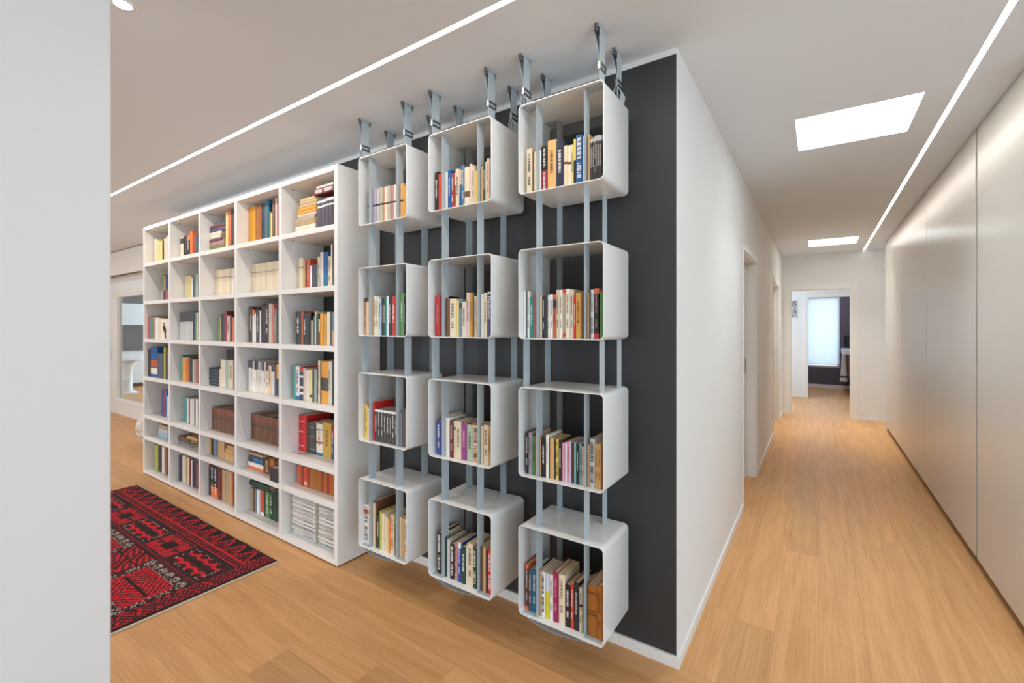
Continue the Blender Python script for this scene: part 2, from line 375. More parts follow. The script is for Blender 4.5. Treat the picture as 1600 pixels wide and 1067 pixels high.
# baseboards
struct('baseboard_back', M['trim'], (-2.44, XC+.012, YW-.012, YW-.0006, 0, .05), bevel=.001)
struct('baseboard_corridor', M['trim'], (XC+.0006, XC+.012, YW-.0005, D1[0]-.051, 0, .05), (XC+.0006, XC+.012, D1[1]+.051, D2[0]-.051, 0, .05), (XC+.0006, XC+.012, D2[1]+.051, YE-.013, 0, .05), bevel=.001)
struct('baseboard_end', M['trim'], (ox1+.086, 1.4, YE-.012, YE-.0006, 0, .05), bevel=.001)
struct('baseboard_hall', M['trim'], (-2.49, -.251, Y2-.012, Y2-.0006, 0, .05), bevel=.001)
struct('baseboard_bathroom', M['trim'], (-1.89, 1.19, YB-.012, YB-.0006, 0, .09), bevel=.001)
# switch and socket
for z, l in ((1.11, 'small white light switch on the corridor wall before the second door'), (.285, 'small white socket low on the corridor wall before the second door')):
    r = empty('light_switch' if z > 1 else 'wall_socket', (XC, 6.975, z), l, 'switch' if z > 1 else 'socket')
    bx('plate', M['trim'], .0005, .008, -.04, .04, -.04, .04, r, bevel=.002); bx('rocker' if z > 1 else 'insert', M['grey'] if z < 1 else M['trim'], .0082, .011, -.022, .022, -.03, .03, r)

# ------------------------------------------------------------------ wardrobe
XW = .806
wr = empty('wardrobe', (XW, 2.2, 0), 'greige lacquered wardrobe with tall sliding doors lining the right side of the corridor', 'wardrobe')
bx('body', M['wardrobe'], .03, .60, .75, 6.256, .07, 2.693, wr)
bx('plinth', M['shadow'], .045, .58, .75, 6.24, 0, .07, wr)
js = (.70, 1.712, 3.246, 4.683, 6.256)
for i, (a, b) in enumerate(zip(js[:-1], js[1:])):
    bx('door', M['wardrobe'], 0, .028, a+.004, b-.004-(.03 if i == 0 else 0), .065, 2.694, wr, bevel=.0015)
bx('door_profile', M['grey'], .006, .029, 1.684, 1.710, .065, 2.694, wr)
bx('end_panel', M['wardrobe'], .029, .62, 6.2565, 6.275, .0, 2.693, wr)

# ------------------------------------------------------------------ poster, bathroom furniture
po = empty('poster', (-.476, Y2, 1.67), 'small black and white picture on the white hall wall past the end doorway', 'picture')
m = MB(); rnd = random.Random(3)
m.box(-.06, .105, -.012, -.001, 0, .37, lin((214,214,212))); m.build('backing', M['print'], po)
m = MB()
for a in range(14):
    for b in range(30):
        g = rnd.choice((30, 60, 120, 190, 215)) if b > 20 or rnd.random() > .4 else 205
        m.box(-.055+a*.0108, -.055+(a+1)*.0108, -.0135, -.0122, .01+b*.0117, .01+(b+1)*.0117, lin((g, g, g)))
m.build('print', M['print'], po)
va = empty('vanity_unit', (.47, 12.35, .36), 'walnut bathroom vanity with drawers under a white basin at the corridor end', 'vanity')
bx('cabinet', M['wood'], .015, .72, 0, .9, .0, .50, va)
bx('drawer', M['wood'], -.005, .0145, .01, .89, .27, .49, va, bevel=.003); bx('drawer', M['wood'], -.005, .0145, .01, .89, .01, .25, va, bevel=.003)
bx('basin', M['ceramic'], -.02, .72, -.01, .91, .505, .625, va, bevel=.02)
tw = empty('towel', (.40, 12.30, .28), 'white hand towel with dark bands hanging in front of the vanity', 'towel')
m = MB(); n = 14; rings = []
for k in range(20):
    z = .62*k/19; fl = 1-.55*k/19
    rings.append([(.065+.07*fl*math.cos(2*PI*j/n)*(1+.14*math.sin(5*j+k*.1))-.02*(1-k/19)*0, .045*math.sin(2*PI*j/n)*(1+.3*math.cos(3*j)), z) for j in range(n)])
m.grid(rings, caps=True); m.build('cloth', M['towel'], tw)
m = MB(); m.grid([[(.065+.072*.95*math.cos(2*PI*j/n)*(1+.15*math.sin(5*j)), .047*math.sin(2*PI*j/n)*(1+.3*math.cos(3*j)), z) for j in range(n)] for z in (.09, .125)]); m.build('band', M['black'], tw)
ni = empty('wall_niche', (.52, YB, 1.04), 'pair of small dark wall shelves beside the blind at the corridor end', 'shelf')
f = MB(); f.box(0, .3, -.10, -.001, 0, .02); f.box(0, .3, -.10, -.001, .1, .12); f.box(0, .3, -.10, -.001, .2, .22); f.box(0, .02, -.10, -.001, .02, .2); f.box(.28, .3, -.10, -.001, .02, .2); f.build('frame', M['black'], ni)
bx('back_panel', M['slate'], .02, .28, -.01, -.0012, .02, .2, ni)

# ------------------------------------------------------------------ wire ball behind the bookcase
wbq = empty('wire_ball', (-6.90, 2.22, 0), 'pale tangled wire ball lamp on the floor beyond the far end of the bookcase', 'lamp')
m = MB(); rnd = random.Random(9)
for k in range(46):
    ax = Vector((rnd.gauss(0,1), rnd.gauss(0,1), rnd.gauss(0,1))).normalized(); a = ax.orthogonal().normalized(); b = ax.cross(a); off = rnd.uniform(-.6, .6); rr = math.sqrt(1-off*off); ph = rnd.random()*6
    m.tube([Vector((0,0,.228))+(ax*(off+.06*math.sin(3*q+ph))+(a*math.cos(q)+b*math.sin(q))*rr)*.208 for q in (2*PI*j/26 for j in range(27))], .0038, 5)
m.build('wire_shell', M['wire'], wbq)
m = MB(); m.tube([(0,0,.001),(0,0,.10)], .05, 14); m.build('lamp_base', M['trim'], wbq)

# ------------------------------------------------------------------ rug
def rug():
    X0, X1, Y0, Y1 = -5.26, -2.825, .32, 1.538
    nx, ny = 304, 152
    dx, dy = (X1-X0)/nx, (Y1-Y0)/ny
    RED, BR, DK, MR, WH, BK = lin((170,18,34)), lin((208,26,42)), lin((38,14,17)), lin((86,15,22)), lin((190,182,168)), lin((22,13,15))
    rnd = random.Random(4)
    def col(u, v):
        # u: metres from the near end, v: metres from the long edge (mirrored past the centre)
        if u > 1.2175: u = 2.435-u
        W2 = (Y1-Y0)/2
        if v > W2: v = 2*W2-v
        j = rnd.random()
        if v < .016 or u < .02: return DK if j < .8 else MR
        if u < .12:                                   # near end border: small diagonal leaves
            p = (u*1.3+v*1.9) % .05; q = (v-u*.4) % .085
            return RED if p < .017 and q < .06 else (BR if q > .072 and j < .5 else (DK if j < .6 else MR))
        if v < .14:                       # toothed border
            p = (u*1.0) % .145/.145; q = (v-.016)/.124
            e = abs(p-.5)*2; sg = .10*math.sin(v*420)*(1 if p < .5 else -1)
            if abs(e+sg-q) < .12: return BR if j < .5 else RED
            if abs(e*1.9+sg-q-.75) < .08 and j < .8: return RED
            if abs(e*1.2+sg-q+.45) < .07 and j < .8: return RED
            return BK if e > q else (DK if j < .75 else MR)
        if v < .149: return BR if j < .6 else RED
        if v < .157: return DK
        if v < .177: return RED if int(u/.011+v/.01) % 3 == 0 else MR
        if v < .185: return DK
        if v < .193: return BR if j < .5 else RED
        if v < .205: return DK
        # motif cells along the length
        U = (u-.15) % .84
        if v < .40:                                   # row of long boxes with curled arms
            if .015 < U < .43 and .225 < v < .385:
                a, b = (U-.015)/.415, (v-.225)/.16
                if min(a, 1-a)*.415 < .01 or min(b, 1-b)*.16 < .01: return WH if (int(u/.01)+int(v/.01)) % 2 and j < .5 else BK
                if abs(b-.5) < .06 and .08 < a < .92: return BK
                k = (a*4) % 1
                arc = abs(math.hypot((k-.5)*1.0, (abs(b-.5)*2-.95))-.55)
                if arc < .13: return BR
                return DK if j < .45 else MR
            if .47 < U < .81:
                a = (U-.47)/.34; k = int(a*3)
                if k == 1 and .265 < v < .345: return BK
                if (a*3) % 1 < .07 or (v-.215) % .09 < .008: return DK
                if ((a*3) % 1-.5)**2*4+((v % .09)/.09-.5)**2*4 < .22 and j < .7: return MR
                return RED if j < .85 else BR
            return DK if (int(u/.016)+int(v/.016)) % 3 else MR
        # row of stepped medallions with white dotted outline
        if v > .42 and .0 < U < .50:
            cu, cv = .235, W2
            au, av = abs(U-cu), abs(v-cv)
            if abs(au-.205) < .006 and av < .125 or abs(av-.125) < .006 and au < .205: return WH if int((u+v)/.012) % 2 else BK
            if au < .198 and av < .118:
                if au > .17: return RED
                if av < .006: return BK
                k = (au*.9+av*1.1) % .036
                return DK if k < .013 else (BR if j < .6 else RED)
            # black and white florets round the box
            if av < .175:
                k = (U % .085)/.085; h = (av-.132)/.045
                e = ((k-.5)/.36)**2+((h-.5)/.5)**2
                if e < 1: return WH if e > .66 or .1 < e < .28 else BK
            if au > .212:
                k = (v % .085)/.085; h = (au-.212)/.045
                e = ((k-.5)/.36)**2+((h-.5)/.5)**2
                if e < 1: return WH if e > .66 or .1 < e < .28 else BK
            return MR if j < .6 else DK
        if v > .42:
            a = (U-.5)/.34
            if abs((a*2) % 1-.5) > .46 or (v-.42) % .10 < .009: return BK
            if (a*2) % 1 < .5: return BR if (v*30+u*12) % 1 < .42 else MR
            return RED if ((u+v)*20) % 1 < .5 else DK
        return DK if (int(u/.02)) % 2 else RED
    m = MB()
    top = .011
    for i in range(nx+1):
        for k in range(ny+1):
            x, y = X0+i*dx, Y0+k*dy
            e = .004*math.sin(x*9)+.003*math.sin(x*23) if k == ny else 0
            m.v.append((x, y+e, top+(rnd.random()-.5)*.0012 if 0 < i < nx and 0 < k < ny else .003))
    for i in range(nx):
        for k in range(ny):
            a = i*(ny+1)+k
            m.f.append((a, a+ny+1, a+ny+2, a+1)); m.sm.append(False)
            c = col(X1-(X0+(i+.5)*dx), Y1-(Y0+(k+.5)*dy)); t = rnd.uniform(.8, 1.12)
            m.c.append(tuple(q*t for q in c))
    for pts in ([0, nx*(ny+1)], ):
        pass
    r = empty('rug', (0,0,0), 'red and black patterned tribal rug lying on the oak floor in front of the bookcase', 'rug')
    m.build('pile', M['rug'], r, fix=False)
    f = MB()
    for i in range(90):
        y = Y0+(Y1-Y0)*i/90; h = (Y1-Y0)/90
        f.box(X1-.001, X1+.014+rnd.random()*.005, y+.0006, y+h-.0004, .001, .0055)
    f.build('woven_end', M['fringe'], r)
rug()
DATA = """
c3k1|bo|V|-1.0705|0.0304|1.722|2.0745|0.2055|0.136|cream||navy||
c3k1|bo|V|-1.0500|0.0054|1.722|2.0745|0.1895|0.125|brown||||
c3k1|bo|V|-1.0377|0.0168|1.722|2.0745|0.1855|0.122|cream||||
c3k1|bo|V|-1.0140|0.0074|1.722|2.0745|0.1865|0.123|white||||
c3k1|bo|V|-0.9925|0.0304|1.722|2.0745|0.1995|0.132|crimson|0.469,1,black|white|u|
c3k1|bo|V|-0.9557|0.0408|1.722|2.0745|0.2175|0.144|sand||brown||
c3k1|bo|V|-0.9165|0.0344|1.722|2.0745|0.2085|0.138|navy||white||
c3k1|bo|V|-0.8890|0.0174|1.722|2.0745|0.1785|0.118|cream|0.557,0.613,maroon|||
c3k1|bo|V|-0.8712|0.0158|1.722|2.0745|0.1755|0.116|cream|0.544,0.601,maroon|||
c3k1|bo|V|-0.8572|0.0098|1.722|2.0745|0.1765|0.116|straw||auto||
c3k1|bo|V|-0.8462|0.0098|1.722|2.0745|0.1965|0.130|yellow|0.048,0.547,black|||
c3k1|bo|V|-0.8247|0.0308|1.722|2.0745|0.2095|0.138|blue||white|b|
c3k1|bo|V|-0.8020|0.0114|1.722|2.0745|0.1985|0.131|cream||||
c3k1|bo|V|-0.7825|0.0104|1.722|2.0745|0.2005|0.132|tan||||
c3k1|co|V|-0.7715|0.0084|1.722|2.0745|0.1785|0.118|charcoal|0.916,1,silver|white||
c3k1|co|V|-0.7620|0.0074|1.722|2.0745|0.1815|0.120|charcoal|0.917,1,silver|white||
c3k1|co|V|-0.7540|0.0054|1.722|2.0745|0.1885|0.124|charcoal|0.883,1,silver|white||
c3k1|co|V|-0.7465|0.0064|1.722|2.0745|0.1885|0.124|charcoal|0.883,1,silver|white||
c3k1|co|V|-0.7380|0.0074|1.722|2.0745|0.1875|0.124|charcoal|0.883,1,silver|white||
c3k1|co|V|-0.7297|0.0068|1.722|2.0745|0.1865|0.123|charcoal|0.887,1,silver|white||
c3k2|bo|V|-1.0950|0.0114|1.722|1.4335|0.2095|0.138|white||||
c3k2|bo|V|-1.0850|0.0054|1.722|1.4335|0.2095|0.138|slate||||
c3k2|bo|V|-1.0752|0.0118|1.722|1.4335|0.2075|0.137|white||auto||
c3k2|bo|V|-1.0582|0.0198|1.722|1.4335|0.1825|0.120|teal||white||
c3k2|bo|V|-1.0415|0.0104|1.722|1.4335|0.1815|0.120|rosewood||||
c3k2|bo|V|-1.0295|0.0104|1.722|1.4335|0.1875|0.124|white||||
c3k2|bo|V|-1.0115|0.0124|1.722|1.4335|0.1845|0.122|cream||||
c3k2|bo|V|-0.9970|0.0134|1.722|1.4335|0.1865|0.123|black||white||
c3k2|bo|V|-0.9830|0.0114|1.722|1.4335|0.1855|0.122|charcoal||||
c3k2|bo|V|-0.9702|0.0118|1.722|1.4335|0.1875|0.124|white||auto||
c3k2|bo|V|-0.9572|0.0118|1.722|1.4335|0.1895|0.125|white||auto||
c3k2|bo|V|-0.9425|0.0144|1.722|1.4335|0.1885|0.124|rust|0.698,0.889,black|black||
c3k2|bo|V|-0.9275|0.0124|1.722|1.4335|0.2085|0.138|cream||auto||
c3k2|bo|V|-0.9117|0.0168|1.722|1.4335|0.2075|0.137|ivory||auto||
c3k2|bo|V|-0.8955|0.0124|1.722|1.4335|0.2115|0.140|khaki|0.915,1,red;0.035,0.106,red|||
c3k2|bo|V|-0.8787|0.0188|1.722|1.4335|0.2105|0.139|ivory||auto||
c3k2|bo|V|-0.8600|0.0154|1.722|1.4335|0.2055|0.136|cream||auto||
c3k2|bo|V|-0.8467|0.0088|1.722|1.4335|0.1795|0.118|red||white||
c3k2|bo|V|-0.8285|0.0244|1.722|1.4335|0.1925|0.127|mustard||brown||
c3k2|bo|V|-0.8100|0.0094|1.722|1.4335|0.1945|0.128|brown||||
c3k2|bo|V|-0.8000|0.0074|1.722|1.4335|0.1895|0.125|cream||||
c3k2|bo|V|-0.7855|0.0084|1.722|1.4335|0.1915|0.126|tan||||
c3k2|bo|V|-0.7775|0.0044|1.722|1.4335|0.1885|0.124|black||||
c3k2|bo|V|-0.7670|0.0134|1.722|1.4335|0.2015|0.133|white||black|b|
c3k2|bo|V|-0.7485|0.0204|1.722|1.4335|0.2065|0.136|black|0.889,1,coral;0.002,0.109,red|rose||
c3k2|bo|V|-0.7270|0.0114|1.722|1.4335|0.1915|0.126|green||||
c3k3|bo|V|-1.0835|0.0144|1.722|0.8235|0.1855|0.122|black||white||
c3k3|bo|V|-1.0655|0.0184|1.722|0.8235|0.1855|0.122|lilac||auto||
c3k3|bo|V|-1.0465|0.0164|1.722|0.8235|0.1735|0.115|green||black||
c3k3|bo|V|-1.0337|0.0068|1.722|0.8235|0.1855|0.122|peach||||
c3k3|bo|V|-1.0140|0.0074|1.722|0.8235|0.1725|0.114|tan||||
c3k3|bo|V|-0.9975|0.0224|1.722|0.8235|0.1715|0.113|black||white||
c3k3|bo|V|-0.9787|0.0128|1.722|0.8235|0.1875|0.124|white||auto||
c3k3|bo|V|-0.9690|0.0034|1.722|0.8235|0.1735|0.115|brown||||
c3k3|bo|V|-0.9555|0.0204|1.722|0.8235|0.1755|0.116|sand||||
c3k3|bo|V|-0.9410|0.0054|1.722|0.8235|0.1715|0.113|black||||
c3k3|bo|V|-0.9300|0.0134|1.722|0.8235|0.1745|0.115|yellow||black|b|
c3k3|bo|V|-0.9147|0.0148|1.722|0.8235|0.1735|0.115|black||white||
c3k3|bo|V|-0.8995|0.0124|1.722|0.8235|0.1635|0.108|pink||||
c3k3|bo|V|-0.8870|0.0094|1.722|0.8235|0.1665|0.110|white||||
c3k3|bo|V|-0.8755|0.0104|1.722|0.8235|0.1725|0.114|pink||crimson||
c3k3|bo|V|-0.8662|0.0058|1.722|0.8235|0.1735|0.115|lavender||||
c3k3|bo|V|-0.8567|0.0108|1.722|0.8235|0.1715|0.113|maroon||||
c3k3|bo|V|-0.8450|0.0094|1.722|0.8235|0.1725|0.114|aqua||||
c3k3|bo|V|-0.8327|0.0128|1.722|0.8235|0.1695|0.112|black||white||
c3k3|bo|V|-0.8200|0.0094|1.722|0.8235|0.1735|0.115|aqua||auto||
c3k3|bo|V|-0.8085|0.0104|1.722|0.8235|0.1735|0.115|peach|0.937,1,black|auto||
c3k3|bo|V|-0.7985|0.0044|1.722|0.8235|0.1725|0.114|cream||||
c3k3|bo|V|-0.7850|0.0094|1.722|0.8235|0.1745|0.115|tan||||
c3k3|bo|V|-0.7670|0.0214|1.722|0.8235|0.1995|0.132|silver||black|b|
c3k3|bo|V|-0.7480|0.0134|1.722|0.8235|0.1815|0.120|sand||auto||
c3k3|bo|V|-0.7345|0.0104|1.722|0.8235|0.1815|0.120|sand||auto||
c3k3|bo|V|-0.7230|0.0094|1.722|0.8235|0.1775|0.117|brown||||
c3k4|bo|V|-1.0835|0.0144|1.722|0.2105|0.2055|0.136|maroon|0.912,1,orange;0.007,0.095,orange|white||
c3k4|bo|V|-1.0660|0.0174|1.722|0.2105|0.1885|0.124|slate||white||
c3k4|bo|V|-1.0440|0.0234|1.722|0.2105|0.1945|0.128|azure||white||
c3k4|bo|V|-1.0140|0.0074|1.722|0.2105|0.1995|0.132|tan||||
c3k4|bo|V|-0.9990|0.0174|1.722|0.2105|0.1975|0.130|white||black|b|
c3k4|bo|V|-0.9785|0.0204|1.722|0.2105|0.1975|0.130|lemon|0.595,1,lavender|||
c3k4|bo|V|-0.9585|0.0164|1.722|0.2105|0.1965|0.130|white||blue||
c3k4|bo|V|-0.9367|0.0248|1.722|0.2105|0.2135|0.141|magenta||pink||
c3k4|bo|V|-0.9070|0.0294|1.722|0.2105|0.2135|0.141|cream||brown||
c3k4|bo|V|-0.8785|0.0244|1.722|0.2105|0.1785|0.118|black||white||
c3k4|bo|V|-0.8582|0.0138|1.722|0.2105|0.1875|0.124|redorange||white||
c3k4|bo|V|-0.8380|0.0234|1.722|0.2105|0.1995|0.132|ink||silver||
c3k4|bo|V|-0.8185|0.0124|1.722|0.2105|0.1855|0.122|cream|0.569,0.628,black|auto||
c3k4|bo|V|-0.8060|0.0094|1.722|0.2105|0.1915|0.126|greyblue||||
c3k4|bo|V|-0.7980|0.0034|1.722|0.2105|0.1985|0.131|tan||||
c3k4|bo|V|-0.7665|0.0404|1.722|0.2105|0.2115|0.140|ochre||||Fielding,TOM,JONES
c3k4|bo|V|-0.7340|0.0214|1.722|0.2105|0.2185|0.144|ochre||brown||
c3k4|bo|V|-0.7195|0.0044|1.722|0.2105|0.2235|0.148|ochre||||
c2k1|bo|V|-1.6350|0.0234|1.722|2.0745|0.2095|0.138|black||white||
c2k1|bo|V|-1.6115|0.0204|1.722|2.0745|0.1965|0.130|vermilion||||
c2k1|bo|V|-1.5910|0.0174|1.722|2.0745|0.1975|0.130|cream||||
c2k1|bo|V|-1.5675|0.0164|1.722|2.0745|0.1965|0.130|white||||
c2k1|bo|V|-1.5470|0.0214|1.722|2.0745|0.2025|0.134|blue||white||
c2k1|bo|V|-1.5250|0.0194|1.722|2.0745|0.1815|0.120|brick||white||
c2k1|bo|V|-1.5105|0.0064|1.722|2.0745|0.1815|0.120|blush|0.014,0.664,brown|||
c2k1|bo|V|-1.4945|0.0224|1.722|2.0745|0.1975|0.130|cream||brown||
c2k1|bo|V|-1.4760|0.0114|1.722|2.0745|0.1905|0.126|blue|0.612,1,peach|white||
c2k1|bo|V|-1.4590|0.0194|1.722|2.0745|0.2095|0.138|steel||white||
c2k1|bo|V|-1.4320|0.0314|1.722|2.0745|0.1945|0.128|cream|0.239,0.388,brown|||
c2k1|bo|V|-1.4075|0.0144|1.722|2.0745|0.2055|0.136|blush||||
c2k1|bo|V|-1.3915|0.0144|1.722|2.0745|0.1925|0.127|cream||auto||
c2k1|bo|V|-1.3757|0.0148|1.722|2.0745|0.1645|0.109|yellow||||
c2k1|bo|V|-1.3605|0.0124|1.722|2.0745|0.1795|0.118|cream||||
c2k1|bo|V|-1.3395|0.0164|1.722|2.0745|0.1785|0.118|tan||||
c2k1|bo|V|-1.3250|0.0094|1.722|2.0745|0.1985|0.131|darkgreen||white||
c2k1|bo|V|-1.3145|0.0084|1.722|2.0745|0.1975|0.130|cream||||
c2k1|bo|V|-1.3020|0.0134|1.722|2.0745|0.2105|0.139|peach||auto||
c2k1|bo|V|-1.2910|0.0054|1.722|2.0745|0.2095|0.138|lilac||||
c2k2|bo|V|-1.6270|0.0354|1.722|1.4335|0.2085|0.138|red||rose||
c2k2|bo|V|-1.6045|0.0064|1.722|1.4335|0.2095|0.138|black||||
c2k2|bo|V|-1.5895|0.0144|1.722|1.4335|0.1985|0.131|cream||||
c2k2|bo|V|-1.5595|0.0244|1.722|1.4335|0.1945|0.128|brown||||
c2k2|bo|V|-1.5240|0.0414|1.722|1.4335|0.1905|0.126|cream||auto||
c2k2|bo|V|-1.4930|0.0174|1.722|1.4335|0.1875|0.124|straw|0.963,1,orange|||
c2k2|bo|V|-1.4742|0.0178|1.722|1.4335|0.1885|0.124|greyblue|0.74,0.894,charcoal|||
c2k2|bo|V|-1.4507|0.0268|1.722|1.4335|0.1735|0.115|ivory||auto||
c2k2|bo|V|-1.4255|0.0204|1.722|1.4335|0.2175|0.144|blush||black||
c2k2|bo|V|-1.4055|0.0164|1.722|1.4335|0.2165|0.143|amber||brown||
c2k2|bo|V|-1.3915|0.0084|1.722|1.4335|0.2135|0.141|tealblue|0,0.358,brown|||
c2k2|bo|V|-1.3780|0.0154|1.722|1.4335|0.1985|0.131|cream||auto||
c2k2|bo|V|-1.3662|0.0058|1.722|1.4335|0.2165|0.143|straw||||
c2k2|bo|V|-1.3580|0.0074|1.722|1.4335|0.2075|0.137|cream||||
c2k2|bo|V|-1.3370|0.0154|1.722|1.4335|0.2065|0.136|white||||
c2k2|bo|V|-1.3175|0.0184|1.722|1.4335|0.2125|0.140|cream||black||
c2k2|bo|V|-1.2945|0.0244|1.722|1.4335|0.2095|0.138|indigo||||Il_Medioevo
c2k3|bo|V|-1.6205|0.0304|1.722|0.8235|0.1755|0.116|royal||white||
c2k3|bo|V|-1.6005|0.0064|1.722|0.8235|0.2005|0.132|maroon||||
c2k3|bo|V|-1.5892|0.0138|1.722|0.8235|0.2035|0.134|cream||||
c2k3|bo|V|-1.5610|0.0274|1.722|0.8235|0.1975|0.130|white||||
c2k3|bo|V|-1.5325|0.0244|1.722|0.8235|0.1845|0.122|maroon||peach||
c2k3|bo|V|-1.5115|0.0144|1.722|0.8235|0.1865|0.123|cream|0.753,0.845,teal|||
c2k3|bo|V|-1.4865|0.0324|1.722|0.8235|0.1865|0.123|cream||black||
c2k3|bo|V|-1.4510|0.0354|1.722|0.8235|0.1825|0.120|purple||pink||
c2k3|bo|V|-1.4135|0.0364|1.722|0.8235|0.1785|0.118|sage||auto||
c2k3|bo|V|-1.3780|0.0314|1.722|0.8235|0.1805|0.119|peach|0.019,0.208,tan|black|b|
c2k3|bo|V|-1.3395|0.0164|1.722|0.8235|0.1825|0.120|cream||||
c2k3|bo|V|-1.3145|0.0264|1.722|0.8235|0.1895|0.125|cream||auto||
c2k3|bo|V|-1.2925|0.0144|1.722|0.8235|0.1885|0.124|tan||black||
c2k3|bo|V|-1.2810|0.0054|1.722|0.8235|0.1895|0.125|green||||
c2k4|bo|V|-1.6165|0.0284|1.722|0.2105|0.2135|0.141|black||white|b|
c2k4|bo|V|-1.5945|0.0104|1.722|0.2105|0.2065|0.136|cream||||
c2k4|bo|V|-1.5710|0.0094|1.722|0.2105|0.1995|0.132|darkgreen||||
c2k4|bo|V|-1.5545|0.0204|1.722|0.2105|0.1935|0.128|silver||||
c2k4|bo|V|-1.5285|0.0264|1.722|0.2105|0.1765|0.116|black||white|b|
c2k4|bo|V|-1.5030|0.0214|1.722|0.2105|0.1905|0.126|rose||auto||
c2k4|bo|V|-1.4805|0.0204|1.722|0.2105|0.1965|0.130|royal|0.858,1,white|white||
c2k4|bo|V|-1.4540|0.0294|1.722|0.2105|0.1825|0.120|darkgreen||white||
c2k4|bo|V|-1.4345|0.0064|1.722|0.2105|0.1905|0.126|white||||
c2k4|bo|V|-1.4125|0.0344|1.722|0.2105|0.2105|0.139|cream||auto||
c2k4|bo|V|-1.3820|0.0234|1.722|0.2105|0.1945|0.128|darkgreen||white|b|
c2k4|bo|V|-1.3630|0.0114|1.722|0.2105|0.2015|0.133|cream||auto||
c2k4|bo|V|-1.3425|0.0104|1.722|0.2105|0.2135|0.141|brown||||
c2k4|bo|V|-1.3260|0.0194|1.722|0.2105|0.2145|0.142|tan||||
c2k4|bo|V|-1.3090|0.0094|1.722|0.2105|0.2045|0.135|navy||||
c2k4|bo|V|-1.2915|0.0224|1.722|0.2105|0.2085|0.138|red||white|b|
c2k4|bo|V|-1.2767|0.0048|1.722|0.2105|0.2025|0.134|rust||||
c1k1|co|V|-2.1835|0.0084|1.722|2.0745|0.2015|0.133|grey|0.524,0.573,black|||
c1k1|co|V|-2.1625|0.0264|1.722|2.0745|0.2025|0.134|silver|0.541,0.59,black|||
c1k1|co|V|-2.1240|0.0314|1.722|2.0745|0.2035|0.134|lilac|0.509,0.558,black|||
c1k1|co|V|-2.0965|0.0184|1.722|2.0745|0.2015|0.133|silver|0.514,0.563,black|||
c1k1|co|V|-2.0810|0.0094|1.722|2.0745|0.2035|0.134|tan|0.509,0.553,black|||
c1k1|co|V|-2.0652|0.0198|1.722|2.0745|0.2035|0.134|sage|0.509,0.558,black|||
c1k1|co|V|-2.0470|0.0134|1.722|2.0745|0.2015|0.133|coral|0.504,0.553,black|||
c1k1|co|V|-2.0310|0.0154|1.722|2.0745|0.2015|0.133|ivory|0.509,0.553,black|||
c1k1|co|V|-2.0170|0.0094|1.722|2.0745|0.2015|0.133|peach|0.504,0.553,black|||
c1k1|co|V|-2.0010|0.0194|1.722|2.0745|0.2035|0.134|sage|0.504,0.548,black|||
c1k1|co|V|-1.9812|0.0178|1.722|2.0745|0.2005|0.132|coral|0.506,0.556,black|||
c1k1|co|V|-1.9645|0.0124|1.722|2.0745|0.1995|0.132|lilac|0.509,0.554,black|||
c1k1|co|V|-1.9497|0.0148|1.722|2.0745|0.1995|0.132|ivory|0.504,0.549,black|||
c1k1|co|V|-1.9305|0.0184|1.722|2.0745|0.2005|0.132|silver|0.496,0.546,black|||
c1k1|co|V|-1.8960|0.0274|1.722|2.0745|0.1975|0.130|tan|0.494,0.539,black|||
c1k1|bo|V|-1.8725|0.0164|1.722|2.0745|0.1775|0.117|amber||||
c1k2|bo|V|-2.2055|0.0164|1.722|1.4335|0.2165|0.143|tan|0.903,1,black|auto||
c1k2|bo|V|-2.1865|0.0184|1.722|1.4335|0.2135|0.141|peach|0.916,1,brown|||
c1k2|bo|V|-2.1655|0.0204|1.722|1.4335|0.2195|0.145|cream||||
c1k2|bo|V|-2.1380|0.0094|1.722|1.4335|0.2195|0.145|tan||||
c1k2|bo|V|-2.1205|0.0204|1.722|1.4335|0.2265|0.149|cream||brown||
c1k2|bo|V|-2.0985|0.0204|1.722|1.4335|0.2225|0.147|ivory||black||
c1k2|bo|V|-2.0762|0.0218|1.722|1.4335|0.2095|0.138|skyblue||blue||
c1k2|bo|V|-2.0560|0.0154|1.722|1.4335|0.2145|0.142|black||rose||
c1k2|bo|V|-2.0390|0.0154|1.722|1.4335|0.2135|0.141|darkgreen||white||
c1k2|bo|V|-2.0235|0.0124|1.722|1.4335|0.2175|0.144|teal||||
c1k2|bo|V|-2.0095|0.0124|1.722|1.4335|0.2235|0.148|white||||
c1k2|bo|V|-1.9910|0.0214|1.722|1.4335|0.2215|0.146|black||white||
c1k2|bo|V|-1.9620|0.0334|1.722|1.4335|0.2195|0.145|red||white||
c1k2|bo|V|-1.9355|0.0144|1.722|1.4335|0.2145|0.142|tan||||
c1k2|bo|V|-1.9242|0.0058|1.722|1.4335|0.2135|0.141|cream||||
c1k2|bo|V|-1.8955|0.0304|1.722|1.4335|0.2355|0.155|green||white||
c1k2|bo|V|-1.8730|0.0114|1.722|1.4335|0.2145|0.142|black||auto||
c1k3|bo|V|-2.1990|0.0234|1.722|0.8235|0.2015|0.133|yellow||black||
c1k3|bo|V|-2.1755|0.0204|1.722|0.8235|0.1835|0.121|peach||||
c1k3|bo|V|-2.1560|0.0134|1.722|0.8235|0.1905|0.126|cream||||
c1k3|bo|V|-2.1305|0.0124|1.722|0.8235|0.2245|0.148|red||||
c1k3|co|V|-2.1100|0.0234|1.722|0.8235|0.1835|0.121|charcoal|0.935,1,white|white||
c1k3|co|V|-2.0850|0.0234|1.722|0.8235|0.1835|0.121|charcoal|0.929,1,white|silver||
c1k3|co|V|-2.0600|0.0234|1.722|0.8235|0.1845|0.122|charcoal|0.935,1,white|white||
c1k3|co|V|-2.0350|0.0234|1.722|0.8235|0.1835|0.121|charcoal|0.935,1,white|silver||
